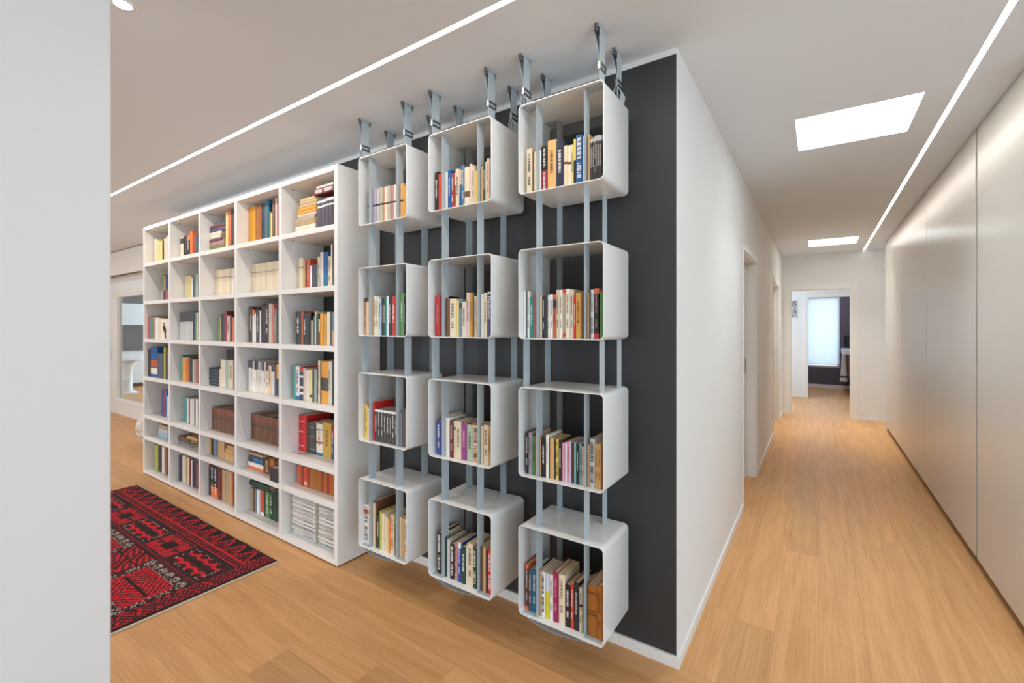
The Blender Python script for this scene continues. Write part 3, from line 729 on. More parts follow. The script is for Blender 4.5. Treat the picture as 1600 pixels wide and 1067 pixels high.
c1k3|co|V|-2.0105|0.0224|1.722|0.8235|0.1835|0.121|charcoal|0.935,1,white|white||
c1k3|co|V|-1.9880|0.0194|1.722|0.8235|0.1845|0.122|charcoal|0.93,1,white|silver||
c1k3|co|V|-1.9655|0.0224|1.722|0.8235|0.1835|0.121|charcoal|0.935,1,white|white||
c1k3|co|V|-1.9432|0.0198|1.722|0.8235|0.1835|0.121|charcoal|0.935,1,white|silver||
c1k3|co|V|-1.9045|0.0204|1.722|0.8235|0.1895|0.125|grey||||
c1k3|bo|V|-1.8815|0.0204|1.722|0.8235|0.1975|0.130|slate||||
c1k3|bo|V|-1.8625|0.0144|1.722|0.8235|0.2095|0.138|orange||||
c1k4|bo|V|-2.1950|0.0494|1.722|0.2105|0.2295|0.151|white|0.778,0.874,orange|black|b|
c1k4|bo|V|-2.1605|0.0144|1.722|0.2105|0.2025|0.134|red||||
c1k4|bo|V|-2.1495|0.0044|1.722|0.2105|0.1985|0.131|coral||||
c1k4|bo|V|-2.1290|0.0214|1.722|0.2105|0.2505|0.165|cream||||
c1k4|bo|V|-2.1105|0.0124|1.722|0.2105|0.2695|0.178|brown||||
c1k4|bo|V|-2.0920|0.0194|1.722|0.2105|0.1905|0.126|darkgreen||white||
c1k4|bo|V|-2.0725|0.0144|1.722|0.2105|0.2185|0.144|lime||||
c1k4|bo|V|-2.0520|0.0234|1.722|0.2105|0.2105|0.139|cream||||
c1k4|bo|V|-2.0295|0.0184|1.722|0.2105|0.1975|0.130|cream||||
c1k4|bo|V|-2.0115|0.0144|1.722|0.2105|0.1915|0.126|straw||||
c1k4|bo|V|-1.9960|0.0134|1.722|0.2105|0.1915|0.126|orange||||
c1k4|bo|V|-1.9735|0.0284|1.722|0.2105|0.2185|0.144|ivory||red|b|
c1k4|bo|V|-1.9435|0.0284|1.722|0.2105|0.2225|0.147|olive||brown||
c1k4|bo|V|-1.9085|0.0124|1.722|0.2105|0.2245|0.148|cream||||
c1k4|bo|V|-1.8905|0.0204|1.722|0.2105|0.2225|0.147|tan||||
c1k4|bo|V|-1.8615|0.0284|1.722|0.2105|0.2195|0.145|cream||auto||
C5R1|bo|F|-2.8885|0.2364|1.760|2.1216|0.0280|0.160|cream||||
C5R1|bo|F|-2.8845|0.2364|1.760|2.1502|0.0240|0.160|ivory||||
C5R1|bo|F|-2.8800|0.2334|1.760|2.1748|0.0150|0.160|tan||||
C5R1|bo|F|-2.8925|0.2284|1.760|2.1904|0.0410|0.160|khaki||||
C5R1|bo|F|-2.8690|0.2194|1.760|2.2320|0.0190|0.160|blush||||
C5R1|bo|F|-2.8680|0.2174|1.760|2.2516|0.0200|0.160|amber||||
C5R1|bo|F|-2.8650|0.2114|1.760|2.2722|0.0220|0.160|amber||||
C5R1|bo|F|-2.8560|0.2014|1.760|2.2948|0.0210|0.160|tan||||
C5R1|bo|F|-2.8505|0.1984|1.760|2.3164|0.0200|0.160|khaki||||
C5R1|bo|F|-2.8600|0.1634|1.760|2.3370|0.0200|0.160|sand||||
C5R1|bo|V|-2.7230|0.0514|1.760|2.1210|0.2070|0.137|plumgrey|0.855,0.918,white;0.696,0.749,white|||
C5R1|bo|V|-2.6770|0.0374|1.760|2.1210|0.2050|0.135|plumgrey|0.854,0.937,white;0.707,0.771,white|||
C5R1|bo|V|-2.6370|0.0374|1.760|2.1210|0.2030|0.134|plumgrey|0.887,0.97,white;0.739,0.788,white|||
C5R1|bo|V|-2.5995|0.0344|1.760|2.1210|0.2010|0.133|plumgrey|0.896,0.98,white;0.736,0.791,white|||
C5R1|bo|V|-2.5720|0.0154|1.760|2.1210|0.2000|0.132|plumgrey|0.89,0.975,white;0.735,0.785,white|||
C5R1|bo|F|-2.6795|0.2284|1.760|2.3576|0.0390|0.160|maroon||white|b|
C5R1|bo|F|-2.6615|0.1864|1.760|2.3972|0.0140|0.160|white||||
C5R2|bo|V|-3.0330|0.0554|1.815|1.7410|0.2280|0.150|cream|0.697,0.715,maroon|||
C5R2|bo|V|-2.9905|0.0224|1.815|1.7410|0.2030|0.134|tan||auto||
C5R2|bo|V|-2.9690|0.0154|1.815|1.7410|0.1960|0.129|brown||||
C5R2|bo|V|-2.9400|0.0374|1.815|1.7410|0.2150|0.142|vermilion||auto||
C5R2|bo|V|-2.9095|0.0184|1.815|1.7410|0.1660|0.110|white||||
C5R2|bo|V|-2.8650|0.0654|1.815|1.7410|0.1710|0.113|plumgrey||||
C5R2|bo|V|-2.8155|0.0284|1.815|1.7410|0.2200|0.145|cream|0.077,0.468,sage|auto||
C5R2|bo|V|-2.7900|0.0194|1.815|1.7410|0.2470|0.163|blush||||
C5R2|bo|V|-2.7715|0.0144|1.815|1.7410|0.2450|0.162|white||||
C5R2|bo|V|-2.7370|0.0494|1.815|1.7410|0.2430|0.160|blue|0.058,0.407,azure|||
C5R2|bo|V|-2.6950|0.0294|1.815|1.7410|0.2120|0.140|cream||auto||
C5R2|bo|V|-2.6720|0.0134|1.815|1.7410|0.2880|0.190|ivory||||
C5R2|bo|V|-2.6535|0.0184|1.815|1.7410|0.3060|0.202|brown||white||
C5R3|bo|V|-2.9415|0.0544|1.742|1.3630|0.2230|0.147|black||white||
C5R3|bo|V|-2.9080|0.0074|1.742|1.3630|0.2170|0.143|slate||||
C5R3|bo|V|-2.8920|0.0214|1.742|1.3630|0.2240|0.148|rust||||
C5R3|bo|V|-2.8610|0.0354|1.742|1.3630|0.2140|0.141|black||white||
C5R3|bo|V|-2.8300|0.0234|1.742|1.3630|0.2140|0.141|charcoal||auto||
C5R3|bo|V|-2.8045|0.0224|1.742|1.3630|0.2130|0.141|black||white||
C5R3|bo|V|-2.7795|0.0224|1.742|1.3630|0.1620|0.107|khaki||black||
C5R3|bo|V|-2.7575|0.0164|1.742|1.3630|0.1880|0.124|tealblue||||
C5R3|bo|V|-2.7405|0.0144|1.742|1.3630|0.2190|0.145|cream||||
C5R3|bo|V|-2.7185|0.0244|1.742|1.3630|0.2030|0.134|darkgreen||auto||
C5R3|bo|V|-2.6985|0.0124|1.742|1.3630|0.1700|0.112|red|0.518,1,cream|||
C5R3|bo|V|-2.6715|0.0364|1.742|1.3630|0.2070|0.137|amber||||
C5R3|bo|V|-2.6340|0.0334|1.742|1.3630|0.2020|0.133|mustard||||
C5R3|bo|V|-2.5985|0.0324|1.742|1.3630|0.2140|0.141|cream||||
C5R3|bo|V|-2.5705|0.0184|1.742|1.3630|0.2110|0.139|slate||||
C5R3|bo|V|-2.5485|0.0204|1.742|1.3630|0.2130|0.141|greyblue|0.005,0.437,tan|||
C5R4|bo|V|-3.0095|0.0324|1.753|0.9820|0.2300|0.152|teal||||
C5R4|bo|V|-2.9675|0.0484|1.753|0.9820|0.2310|0.152|white|0,0.121,azure|auto||
C5R4|bo|V|-2.9210|0.0394|1.753|0.9820|0.2270|0.150|navy|0.859,1,red;0.683,0.74,white;0.361,0.423,white;0.172,0.242,white|||
C5R4|bo|V|-2.8885|0.0204|1.753|0.9820|0.2200|0.145|blush||||
C5R4|bo|V|-2.8515|0.0484|1.753|0.9820|0.2100|0.139|ivory||||
C5R4|bo|V|-2.8110|0.0294|1.753|0.9820|0.2150|0.142|straw|0.135,0.219,charcoal|||
C5R4|bo|V|-2.7835|0.0204|1.753|0.9820|0.2140|0.141|slate||||
C5R4|bo|V|-2.7575|0.0264|1.753|0.9820|0.2180|0.144|sage||||
C5R4|bo|V|-2.7370|0.0114|1.753|0.9820|0.2280|0.150|indigo||||
C5R4|bo|V|-2.7175|0.0224|1.753|0.9820|0.2790|0.184|cream||auto||
C5R4|bo|V|-2.6985|0.0104|1.753|0.9820|0.2730|0.180|brown||||
C5R4|bo|V|-2.6540|0.0734|1.753|0.9820|0.2760|0.182|amber|0.304,0.616,charcoal|||
C5R4|bo|V|-2.6040|0.0234|1.753|0.9820|0.2790|0.184|cream||auto||
C5R4|bo|V|-2.5840|0.0134|1.753|0.9820|0.2800|0.185|white||||
C5R4|bo|V|-2.5660|0.0194|1.753|0.9820|0.2810|0.185|darkgreen||||
C5R5|bo|V|-3.0322|0.0959|1.829|0.6000|0.2550|0.191|red||white|s|
C5R5|bo|V|-2.9650|0.0294|1.829|0.6000|0.2110|0.139|charcoal||tan||
C5R5|bo|V|-2.9095|0.0744|1.829|0.6000|0.2190|0.145|charcoal||silver|s|
C5R5|bo|V|-2.8300|0.0734|1.829|0.6000|0.2200|0.145|ivory|0.005,0.095,azure;0.8,0.832,green;0.386,0.441,crimson|ochre||
C5R5|bo|V|-2.7435|0.0924|1.829|0.6000|0.2350|0.155|gold||brown||
C5R5|bo|V|-2.6800|0.0294|1.829|0.6000|0.2030|0.134|indigo|0.739,1,red|white||
C5R6|bo|V|-2.9925|0.0484|1.779|0.3860|0.1330|0.100|rust||||
C5R6|bo|V|-2.9505|0.0324|1.779|0.3860|0.1320|0.100|brick||||
C5R6|bo|V|-2.9155|0.0324|1.779|0.3860|0.1330|0.100|vermilion|0.083,0.248,straw|||
C5R6|bo|V|-2.8810|0.0314|1.779|0.3860|0.1330|0.100|brick||||
C5R6|bo|V|-2.8440|0.0394|1.779|0.3860|0.1340|0.100|ochre||||
C5R6|bo|V|-2.8040|0.0374|1.779|0.3860|0.1370|0.100|ochre||||
C5R6|bo|V|-2.7595|0.0464|1.779|0.3860|0.1350|0.100|ochre||||
C5R6|bo|V|-2.7225|0.0244|1.779|0.3860|0.1350|0.100|brick||||
C5R6|bo|V|-2.6915|0.0344|1.779|0.3860|0.1350|0.100|ochre||||
C5R6|bo|V|-2.6585|0.0264|1.779|0.3860|0.1370|0.100|brick||||
C5R6|bo|V|-2.6305|0.0264|1.779|0.3860|0.1380|0.100|rust||||
C5R6|bo|V|-2.6030|0.0234|1.779|0.3860|0.1370|0.100|ochre||||
C4R1|bo|V|-3.7060|0.0214|1.790|2.1210|0.3050|0.201|amber||||
C4R1|bo|V|-3.6735|0.0384|1.790|2.1210|0.2980|0.197|amber||||
C4R1|bo|V|-3.6320|0.0394|1.790|2.1210|0.2950|0.195|amber||||
C4R1|bo|V|-3.5870|0.0454|1.790|2.1210|0.2940|0.194|ochre||brown||
C4R1|bo|V|-3.5425|0.0384|1.790|2.1210|0.2890|0.191|ochre||brown||
C4R1|bo|V|-3.5070|0.0254|1.790|2.1210|0.3010|0.199|navy||||
C4R1|bo|V|-3.4775|0.0284|1.790|2.1210|0.3010|0.199|slate||||
C4R1|bo|V|-3.4520|0.0174|1.790|2.1210|0.3120|0.206|greyblue||||
C4R1|bo|V|-3.4245|0.0324|1.790|2.1210|0.3170|0.209|tealblue||||
C4R1|bo|V|-3.3975|0.0164|1.790|2.1210|0.2240|0.148|olive||||
C4R1|bo|V|-3.3780|0.0194|1.790|2.1210|0.2110|0.139|straw||||
C4R1|bo|V|-3.3455|0.0404|1.790|2.1210|0.3070|0.203|umber||||
C4R1|bo|V|-3.3105|0.0244|1.790|2.1210|0.3120|0.206|blush||||
C4R1|bo|V|-3.2865|0.0184|1.790|2.1210|0.3050|0.201|brick||||
C4R2|bo|V|-3.7035|0.0264|1.815|1.7410|0.2350|0.155|cream|0.715,0.732,brown|||
C4R2|bo|V|-3.6715|0.0344|1.815|1.7410|0.2350|0.155|cream|0.706,0.728,brown|||
C4R2|bo|V|-3.6360|0.0334|1.815|1.7410|0.2350|0.155|cream|0.702,0.719,brown|||
C4R2|bo|V|-3.6000|0.0354|1.815|1.7410|0.2340|0.154|cream|0.705,0.722,brown|||
C4R2|bo|V|-3.5620|0.0354|1.815|1.7410|0.2330|0.154|cream|0.704,0.721,brown|||
C4R2|bo|V|-3.5290|0.0274|1.815|1.7410|0.2320|0.153|cream|0.703,0.72,brown|||
C4R2|bo|V|-3.4980|0.0274|1.815|1.7410|0.2320|0.153|cream|0.703,0.72,brown|||
C4R2|bo|V|-3.4695|0.0264|1.815|1.7410|0.2320|0.153|cream|0.703,0.72,brown|||
C4R2|bo|V|-3.4390|0.0294|1.815|1.7410|0.2330|0.154|cream|0.704,0.721,brown|||
C4R2|bo|V|-3.4075|0.0304|1.815|1.7410|0.2330|0.154|cream|0.704,0.721,brown|||
C4R2|bo|V|-3.3745|0.0324|1.815|1.7410|0.2330|0.154|cream|0.708,0.721,brown|||
C4R2|bo|V|-3.3405|0.0324|1.815|1.7410|0.2320|0.153|cream|0.716,0.733,brown|||
C4R3|bo|V|-3.6660|0.0194|1.770|1.3630|0.2780|0.183|brown||||
C4R3|bo|V|-3.6360|0.0354|1.770|1.3630|0.2670|0.176|charcoal||white||
C4R3|bo|V|-3.6005|0.0304|1.770|1.3630|0.2530|0.167|white|0.81,1,orange|||
C4R3|bo|V|-3.5730|0.0194|1.770|1.3630|0.2250|0.149|white||auto||
C4R3|bo|V|-3.5350|0.0514|1.770|1.3630|0.2550|0.168|charcoal||auto||
C4R3|bo|V|-3.4975|0.0204|1.770|1.3630|0.2410|0.159|white||||
C4R3|bo|V|-3.4685|0.0324|1.770|1.3630|0.2900|0.191|black||||
C4R3|bo|V|-3.4400|0.0194|1.770|1.3630|0.2820|0.186|plum||||
C4R3|bo|V|-3.4020|0.0514|1.770|1.3630|0.2860|0.189|black||white||
C4R3|bo|V|-3.3620|0.0254|1.770|1.3630|0.2920|0.193|cream||||
C4R3|bo|V|-3.3385|0.0164|1.770|1.3630|0.2890|0.191|silver||||
C4R3|bo|V|-3.3155|0.0244|1.770|1.3630|0.2810|0.185|coral||||
C4R3|bo|V|-3.2840|0.0334|1.770|1.3630|0.2540|0.168|grey||auto||
C4R3|bo|V|-3.2525|0.0244|1.770|1.3630|0.2480|0.164|black||amber||
C4R4|co|V|-3.6580|0.0354|1.770|0.9820|0.2410|0.159|white|0.763,1,navy|||
C4R4|co|V|-3.6260|0.0254|1.770|0.9820|0.2400|0.158|ivory|0.742,1,charcoal|crimson||
C4R4|co|V|-3.5995|0.0244|1.770|0.9820|0.2380|0.157|white|0.744,1,silver|rose||
C4R4|co|V|-3.5735|0.0244|1.770|0.9820|0.2380|0.157|ivory|0.727,1,black|||
C4R4|co|V|-3.5445|0.0304|1.770|0.9820|0.2380|0.157|ivory|0.744,1,charcoal|auto||
C4R4|co|V|-3.5155|0.0244|1.770|0.9820|0.2380|0.157|white|0.773,1,silver|auto||
C4R4|co|V|-3.4865|0.0304|1.770|0.9820|0.2370|0.156|ivory|0.738,1,grey|auto||
C4R4|co|V|-3.4560|0.0274|1.770|0.9820|0.2360|0.156|white|0.72,1,charcoal|||
C4R4|co|V|-3.4275|0.0264|1.770|0.9820|0.2360|0.156|ivory|0.716,1,silver|rose||
C4R4|co|V|-3.3980|0.0294|1.770|0.9820|0.2350|0.155|ivory|0.745,1,black|auto||
C4R4|co|V|-3.3610|0.0414|1.770|0.9820|0.2350|0.155|peach|0.911,1,charcoal|black||
C4R4|co|V|-3.3180|0.0414|1.770|0.9820|0.2350|0.155|white|0.74,1,charcoal|||
C4R4|bo|V|-3.2830|0.0234|1.770|0.9820|0.2230|0.147|slate||auto||
C4R4|bo|V|-3.2555|0.0284|1.770|0.9820|0.2290|0.151|navy|0.537,1,amber|||
C4R5|vo|V|-3.6860|0.0474|1.805|0.6000|0.1990|0.131|leather||||
C4R5|vo|V|-3.6370|0.0454|1.805|0.6000|0.2000|0.132|leather||||
C4R5|vo|V|-3.5990|0.0254|1.805|0.6000|0.2010|0.133|leather||||
C4R5|vo|V|-3.5680|0.0314|1.805|0.6000|0.2010|0.133|leather||||
C4R5|vo|V|-3.5315|0.0364|1.805|0.6000|0.2010|0.133|leather||||
C4R5|vo|V|-3.4890|0.0434|1.805|0.6000|0.2010|0.133|leather||||
C4R5|vo|V|-3.4435|0.0424|1.805|0.6000|0.2010|0.133|leather||||
C4R5|vo|V|-3.4020|0.0354|1.805|0.6000|0.2010|0.133|leather||||
C4R5|vo|V|-3.3675|0.0284|1.805|0.6000|0.2000|0.132|leather||||
C4R5|vo|V|-3.3300|0.0414|1.805|0.6000|0.2000|0.132|leather||||
C4R6|bo|F|-3.5705|0.2364|1.770|0.3866|0.0200|0.160|orange||||
C4R6|bo|F|-3.5680|0.2314|1.770|0.4072|0.0170|0.160|white||||
C4R6|bo|F|-3.5680|0.2214|1.770|0.4248|0.0130|0.160|ivory||||
C4R6|bo|F|-3.5585|0.2264|1.770|0.4384|0.0380|0.160|navy|0.3,0.95,azure|||
C4R6|bo|F|-3.5535|0.2164|1.770|0.4770|0.0170|0.160|charcoal||||
C4R6|bo|F|-3.5555|0.2064|1.770|0.4946|0.0150|0.160|tan||||
C4R6|bo|F|-3.5540|0.2034|1.770|0.5102|0.0130|0.160|umber||||
C4R6|bo|V|-3.4010|0.0754|1.770|0.3860|0.1120|0.100|leather||straw||
C4R6|bo|V|-3.3310|0.0574|1.770|0.3860|0.1230|0.100|ochre||brown||
C4R6|bo|V|-3.2690|0.0554|1.770|0.3860|0.1190|0.100|maroon||||
C4R6|bo|V|-3.1860|0.1154|1.708|0.3860|0.0950|0.060|charcoal||||
C4R7|bo|F|-3.5725|0.2884|1.800|0.2356|0.0370|0.160|darkgreen||||
C4R7|bo|V|-3.6840|0.0254|1.800|0.0390|0.1760|0.116|tan||||
C4R7|bo|V|-3.6575|0.0224|1.800|0.0390|0.1790|0.118|umber||||
C4R7|bo|V|-3.6265|0.0344|1.800|0.0390|0.1820|0.120|greyblue||auto||
C4R7|bo|V|-3.5905|0.0324|1.800|0.0390|0.1840|0.121|white||auto||
C4R7|bo|V|-3.5640|0.0154|1.800|0.0390|0.1880|0.124|silver||||
C4R7|bo|V|-3.5290|0.0494|1.800|0.0390|0.1890|0.125|vermilion|0,0.127,white|||
C4R7|bo|V|-3.4930|0.0174|1.800|0.0390|0.1950|0.129|charcoal||||
C4R7|bo|V|-3.4555|0.0524|1.800|0.0390|0.1960|0.129|green||white||
C4R7|bo|V|-3.4000|0.0534|1.800|0.0390|0.2050|0.135|darkgreen||white||
C4R7|bo|V|-3.3490|0.0434|1.800|0.0390|0.2140|0.141|darkgreen||||
C4R7|bo|V|-3.3105|0.0284|1.800|0.0390|0.2210|0.146|darkgreen||||
C3R1|bo|F|-4.2092|0.2879|1.775|2.1216|0.0230|0.160|slate||white||
C3R1|bo|F|-4.2177|0.2709|1.775|2.1452|0.0340|0.160|olive||||
C3R1|bo|F|-4.2237|0.2589|1.775|2.1798|0.0250|0.160|rose||white||
C3R1|bo|F|-4.2382|0.2299|1.775|2.2054|0.0300|0.160|plum||pink||
C3R1|bo|F|-4.2532|0.1999|1.775|2.2360|0.0250|0.160|ivory||||
C3R1|bo|F|-4.2472|0.2119|1.775|2.2616|0.0290|0.160|cream||||
C3R1|bo|F|-4.2095|0.2764|1.775|2.2912|0.0280|0.160|indigo||white||
C3R1|bo|F|-4.2065|0.2704|1.775|2.3198|0.0280|0.160|maroon||blush||
C3R1|bo|V|-4.0425|0.0384|1.775|2.1210|0.3080|0.203|straw||||
C3R1|bo|V|-3.9935|0.0504|1.775|2.1210|0.3170|0.209|coral||||
C3R1|bo|V|-3.9545|0.0204|1.775|2.1210|0.3170|0.209|black||||
C3R1|bo|V|-3.9305|0.0224|1.775|2.1210|0.3170|0.209|umber||tan||
C3R2|bo|V|-4.3267|0.0529|1.815|1.7410|0.2350|0.155|cream|0.698,0.719,maroon|||
C3R2|bo|V|-4.2720|0.0514|1.815|1.7410|0.2330|0.154|cream|0.7,0.721,maroon|||
C3R2|bo|V|-4.2215|0.0464|1.815|1.7410|0.2310|0.152|cream|0.706,0.723,maroon|||
C3R2|bo|V|-4.1740|0.0454|1.815|1.7410|0.2300|0.152|cream|0.704,0.722,maroon|||
C3R2|bo|V|-4.1240|0.0514|1.815|1.7410|0.2290|0.151|cream|0.703,0.725,maroon|||
C3R2|bo|V|-4.0715|0.0504|1.815|1.7410|0.2280|0.150|cream|0.702,0.724,maroon|||
C3R2|bo|V|-4.0255|0.0344|1.815|1.7410|0.2270|0.150|ivory|0.705,0.722,maroon|||
C3R3|bo|V|-4.1740|0.0454|1.770|1.3630|0.1980|0.131|green||||
C3R3|bo|V|-4.1385|0.0184|1.770|1.3630|0.1940|0.128|tan||||
C3R3|bo|V|-4.1135|0.0264|1.770|1.3630|0.2270|0.150|black||white||
C3R3|bo|V|-4.0845|0.0264|1.770|1.3630|0.2320|0.153|plum||||
C3R3|bo|V|-4.0510|0.0354|1.770|1.3630|0.2510|0.166|crimson||||
C3R3|bo|V|-4.0055|0.0504|1.770|1.3630|0.2090|0.138|peach||auto||
C3R3|bo|V|-3.9605|0.0324|1.770|1.3630|0.2170|0.143|black||||
C3R3|bo|V|-3.9250|0.0334|1.770|1.3630|0.1970|0.130|coral||||
C3R4|bo|F|-4.2555|0.1804|1.770|0.9826|0.0110|0.160|ink||||
C3R4|bo|F|-4.2580|0.1854|1.770|0.9942|0.0130|0.160|slate||||
C3R4|bo|F|-4.2540|0.1774|1.770|1.0078|0.0130|0.160|ink||||
C3R4|bo|F|-4.2565|0.1824|1.770|1.0214|0.0130|0.160|slate||||
C3R4|bo|F|-4.2590|0.1874|1.770|1.0350|0.0130|0.160|ink||||
C3R4|bo|F|-4.2555|0.1804|1.770|1.0486|0.0140|0.160|slate||||
C3R4|bo|F|-4.2580|0.1854|1.770|1.0632|0.0130|0.160|ink||||
C3R4|bo|F|-4.2540|0.1774|1.770|1.0768|0.0130|0.160|slate||||
C3R4|bo|F|-4.2565|0.1824|1.770|1.0904|0.0130|0.160|ink||||
C3R4|bo|F|-4.2580|0.1854|1.770|1.1040|0.0140|0.160|slate||||
C3R4|bo|F|-4.2555|0.1804|1.770|1.1186|0.0130|0.160|ink||||
C3R4|bo|V|-4.1525|0.0184|1.770|0.9820|0.1480|0.100|cream||||
C3R4|bo|V|-4.1205|0.0404|1.770|0.9820|0.2290|0.151|cream||||
C3R4|bo|V|-4.0775|0.0404|1.770|0.9820|0.2280|0.150|ivory||||
C3R4|bo|V|-4.0255|0.0584|1.770|0.9820|0.2270|0.150|sage||||
C3R4|bo|V|-3.9600|0.0674|1.770|0.9820|0.2270|0.150|cream||brown||
C3R4|bo|V|-3.9160|0.0154|1.770|0.9820|0.2240|0.148|purple||||
C3R4|bo|F|-3.9745|0.1284|1.770|1.2096|0.0190|0.160|ink||||
C3R4|bo|F|-3.9760|0.1314|1.770|1.2292|0.0150|0.160|black||||
C3R4|bo|F|-3.9730|0.1254|1.770|1.2448|0.0150|0.160|ink||||
C3R4|bo|F|-3.9755|0.1304|1.770|1.2604|0.0150|0.160|black||||
C3R4|bo|F|-3.9735|0.1264|1.770|1.2760|0.0160|0.160|ink||||
C3R5|vo|V|-4.3270|0.0394|1.790|0.6000|0.1910|0.126|leather||||
C3R5|vo|V|-4.2840|0.0414|1.790|0.6000|0.1920|0.127|leather||||
C3R5|vo|V|-4.2385|0.0424|1.790|0.6000|0.1910|0.126|leather||||
C3R5|vo|V|-4.1925|0.0424|1.790|0.6000|0.1930|0.127|leather||||
C3R5|vo|V|-4.1475|0.0424|1.790|0.6000|0.1940|0.128|leather||||
C3R5|vo|V|-4.1030|0.0414|1.790|0.6000|0.1940|0.128|leather||||
C3R5|vo|V|-4.0590|0.0414|1.790|0.6000|0.1940|0.128|leather||||
C3R5|vo|V|-4.0155|0.0404|1.790|0.6000|0.1950|0.129|leather||||
C3R5|vo|V|-3.9725|0.0404|1.790|0.6000|0.1970|0.130|leather||||
C3R6|bo|V|-4.3372|0.0319|1.770|0.3860|0.1400|0.100|sand||||
C3R6|bo|V|-4.2945|0.0464|1.770|0.3860|0.1450|0.100|black||||
C3R6|bo|V|-4.2410|0.0554|1.770|0.3860|0.1440|0.100|greyblue||||
C3R6|bo|V|-4.2015|0.0164|1.770|0.3860|0.1520|0.100|slate||||
C3R6|bo|V|-4.1630|0.0554|1.770|0.3860|0.1490|0.100|tan||||
C3R6|bo|V|-4.1055|0.0544|1.770|0.3860|0.1510|0.100|tan||||
C3R6|bo|F|-3.9915|0.1624|1.770|0.3866|0.0160|0.160|sand||||
C3R6|bo|F|-3.9895|0.1584|1.770|0.4032|0.0180|0.160|tan||||
C3R6|bo|F|-3.9930|0.1654|1.770|0.4218|0.0180|0.160|sand||||
C3R6|bo|F|-3.9875|0.1544|1.770|0.4404|0.0180|0.160|tan||||
C3R6|bo|F|-3.9790|0.1374|1.770|0.4590|0.0170|0.160|sand||||
C3R6|bo|F|-3.9720|0.1234|1.770|0.4766|0.0150|0.160|tan||||
C3R6|bo|F|-3.9645|0.1084|1.770|0.4922|0.0160|0.160|sand||||
C3R7|bo|V|-4.3330|0.0394|1.767|0.0390|0.2630|0.174|black|0.871,1,maroon|||
C3R7|bo|V|-4.2855|0.0504|1.767|0.0390|0.2590|0.171|black|0,0.344,orange|white|b|
C3R7|bo|V|-4.2230|0.0694|1.767|0.0390|0.2570|0.170|black|0,0.323,orange|white|b|
C3R7|bo|V|-4.1480|0.0734|1.767|0.0390|0.2580|0.170|maroon||rose|s|
C3R7|bo|V|-4.0775|0.0604|1.767|0.0390|0.2580|0.170|tan||||
C3R7|bo|V|-4.0225|0.0424|1.767|0.0390|0.2610|0.172|khaki||||
C3R7|bo|V|-3.9720|0.0534|1.767|0.0390|0.2610|0.172|tan||||
C3R7|bo|V|-3.9330|0.0194|1.767|0.0390|0.2630|0.174|orange||||
C3R7|bo|V|-3.9120|0.0194|1.767|0.0390|0.2620|0.173|brown||||
C2R1|bo|V|-4.9290|0.0654|1.775|2.1210|0.2000|0.132|cream|0.69,0.94,charcoal|||
C2R1|bo|V|-4.8765|0.0284|1.775|2.1210|0.2010|0.133|black||||
C2R1|bo|V|-4.8410|0.0354|1.775|2.1210|0.2070|0.137|charcoal||auto||
C2R1|bo|V|-4.7870|0.0674|1.775|2.1210|0.2060|0.136|black|0.748,0.985,orange|auto||
C2R1|bo|V|-4.7255|0.0484|1.775|2.1210|0.2310|0.152|orange||||
C2R1|bo|V|-4.6720|0.0514|1.775|2.1210|0.2010|0.133|brick||||
C2R1|bo|V|-4.6170|0.0514|1.775|2.1210|0.1940|0.128|slate||white||
C2R2|bo|V|-4.9440|0.0734|1.815|1.7410|0.2190|0.145|cream||||
C2R2|bo|V|-4.8675|0.0724|1.815|1.7410|0.2170|0.143|straw||||
C2R2|bo|V|-4.8105|0.0344|1.815|1.7410|0.1970|0.130|white||||
C2R2|bo|V|-4.7815|0.0164|1.815|1.7410|0.1950|0.129|charcoal||||
C2R2|bo|V|-4.7520|0.0354|1.815|1.7410|0.2180|0.144|greyblue||||
C2R2|bo|V|-4.7130|0.0354|1.815|1.7410|0.2220|0.147|sage||||
C2R3|ma|V|-4.9450|0.0294|1.770|1.3630|0.2560|0.169|silver|0.648,1,charcoal|||
C2R3|ma|V|-4.9115|0.0344|1.770|1.3630|0.2560|0.169|silver|0.648,1,charcoal|||
C2R3|ma|V|-4.8760|0.0314|1.770|1.3630|0.2560|0.169|silver|0.652,1,charcoal|||
C2R3|ma|V|-4.8415|0.0344|1.770|1.3630|0.2570|0.170|silver|0.65,1,charcoal|||
C2R3|ma|V|-4.8055|0.0344|1.770|1.3630|0.2580|0.170|silver|0.651,1,charcoal|||
C2R3|ma|V|-4.7685|0.0364|1.770|1.3630|0.2580|0.170|silver|0.647,1,charcoal|||
C2R3|ma|V|-4.7320|0.0334|1.770|1.3630|0.2590|0.171|silver|0.649,1,charcoal|||
C2R3|ma|V|-4.6965|0.0344|1.770|1.3630|0.2590|0.171|silver|0.649,1,charcoal|||
C2R3|bo|V|-4.6550|0.0434|1.770|1.3630|0.2570|0.170|navy||||
C2R3|bo|V|-4.6150|0.0294|1.770|1.3630|0.2500|0.165|green||||
C2R3|bo|V|-4.5870|0.0214|1.770|1.3630|0.2460|0.162|blush||||
C2R4|bo|V|-4.9220|0.0414|1.770|0.9820|0.2370|0.156|teal||||
C2R4|bo|V|-4.8630|0.0694|1.770|0.9820|0.2170|0.143|amber||||
C2R4|bo|V|-4.7990|0.0534|1.770|0.9820|0.2260|0.149|orange||||
C2R4|bo|V|-4.7520|0.0334|1.770|0.9820|0.2190|0.145|umber||||
C2R4|bo|V|-4.7100|0.0434|1.770|0.9820|0.2140|0.141|black||||
C2R4|bo|V|-4.6700|0.0294|1.770|0.9820|0.2070|0.137|skyblue||||
C2R4|bo|V|-4.6345|0.0344|1.770|0.9820|0.2080|0.137|tan||||
C2R4|bo|V|-4.5965|0.0344|1.770|0.9820|0.2100|0.139|rosewood||||
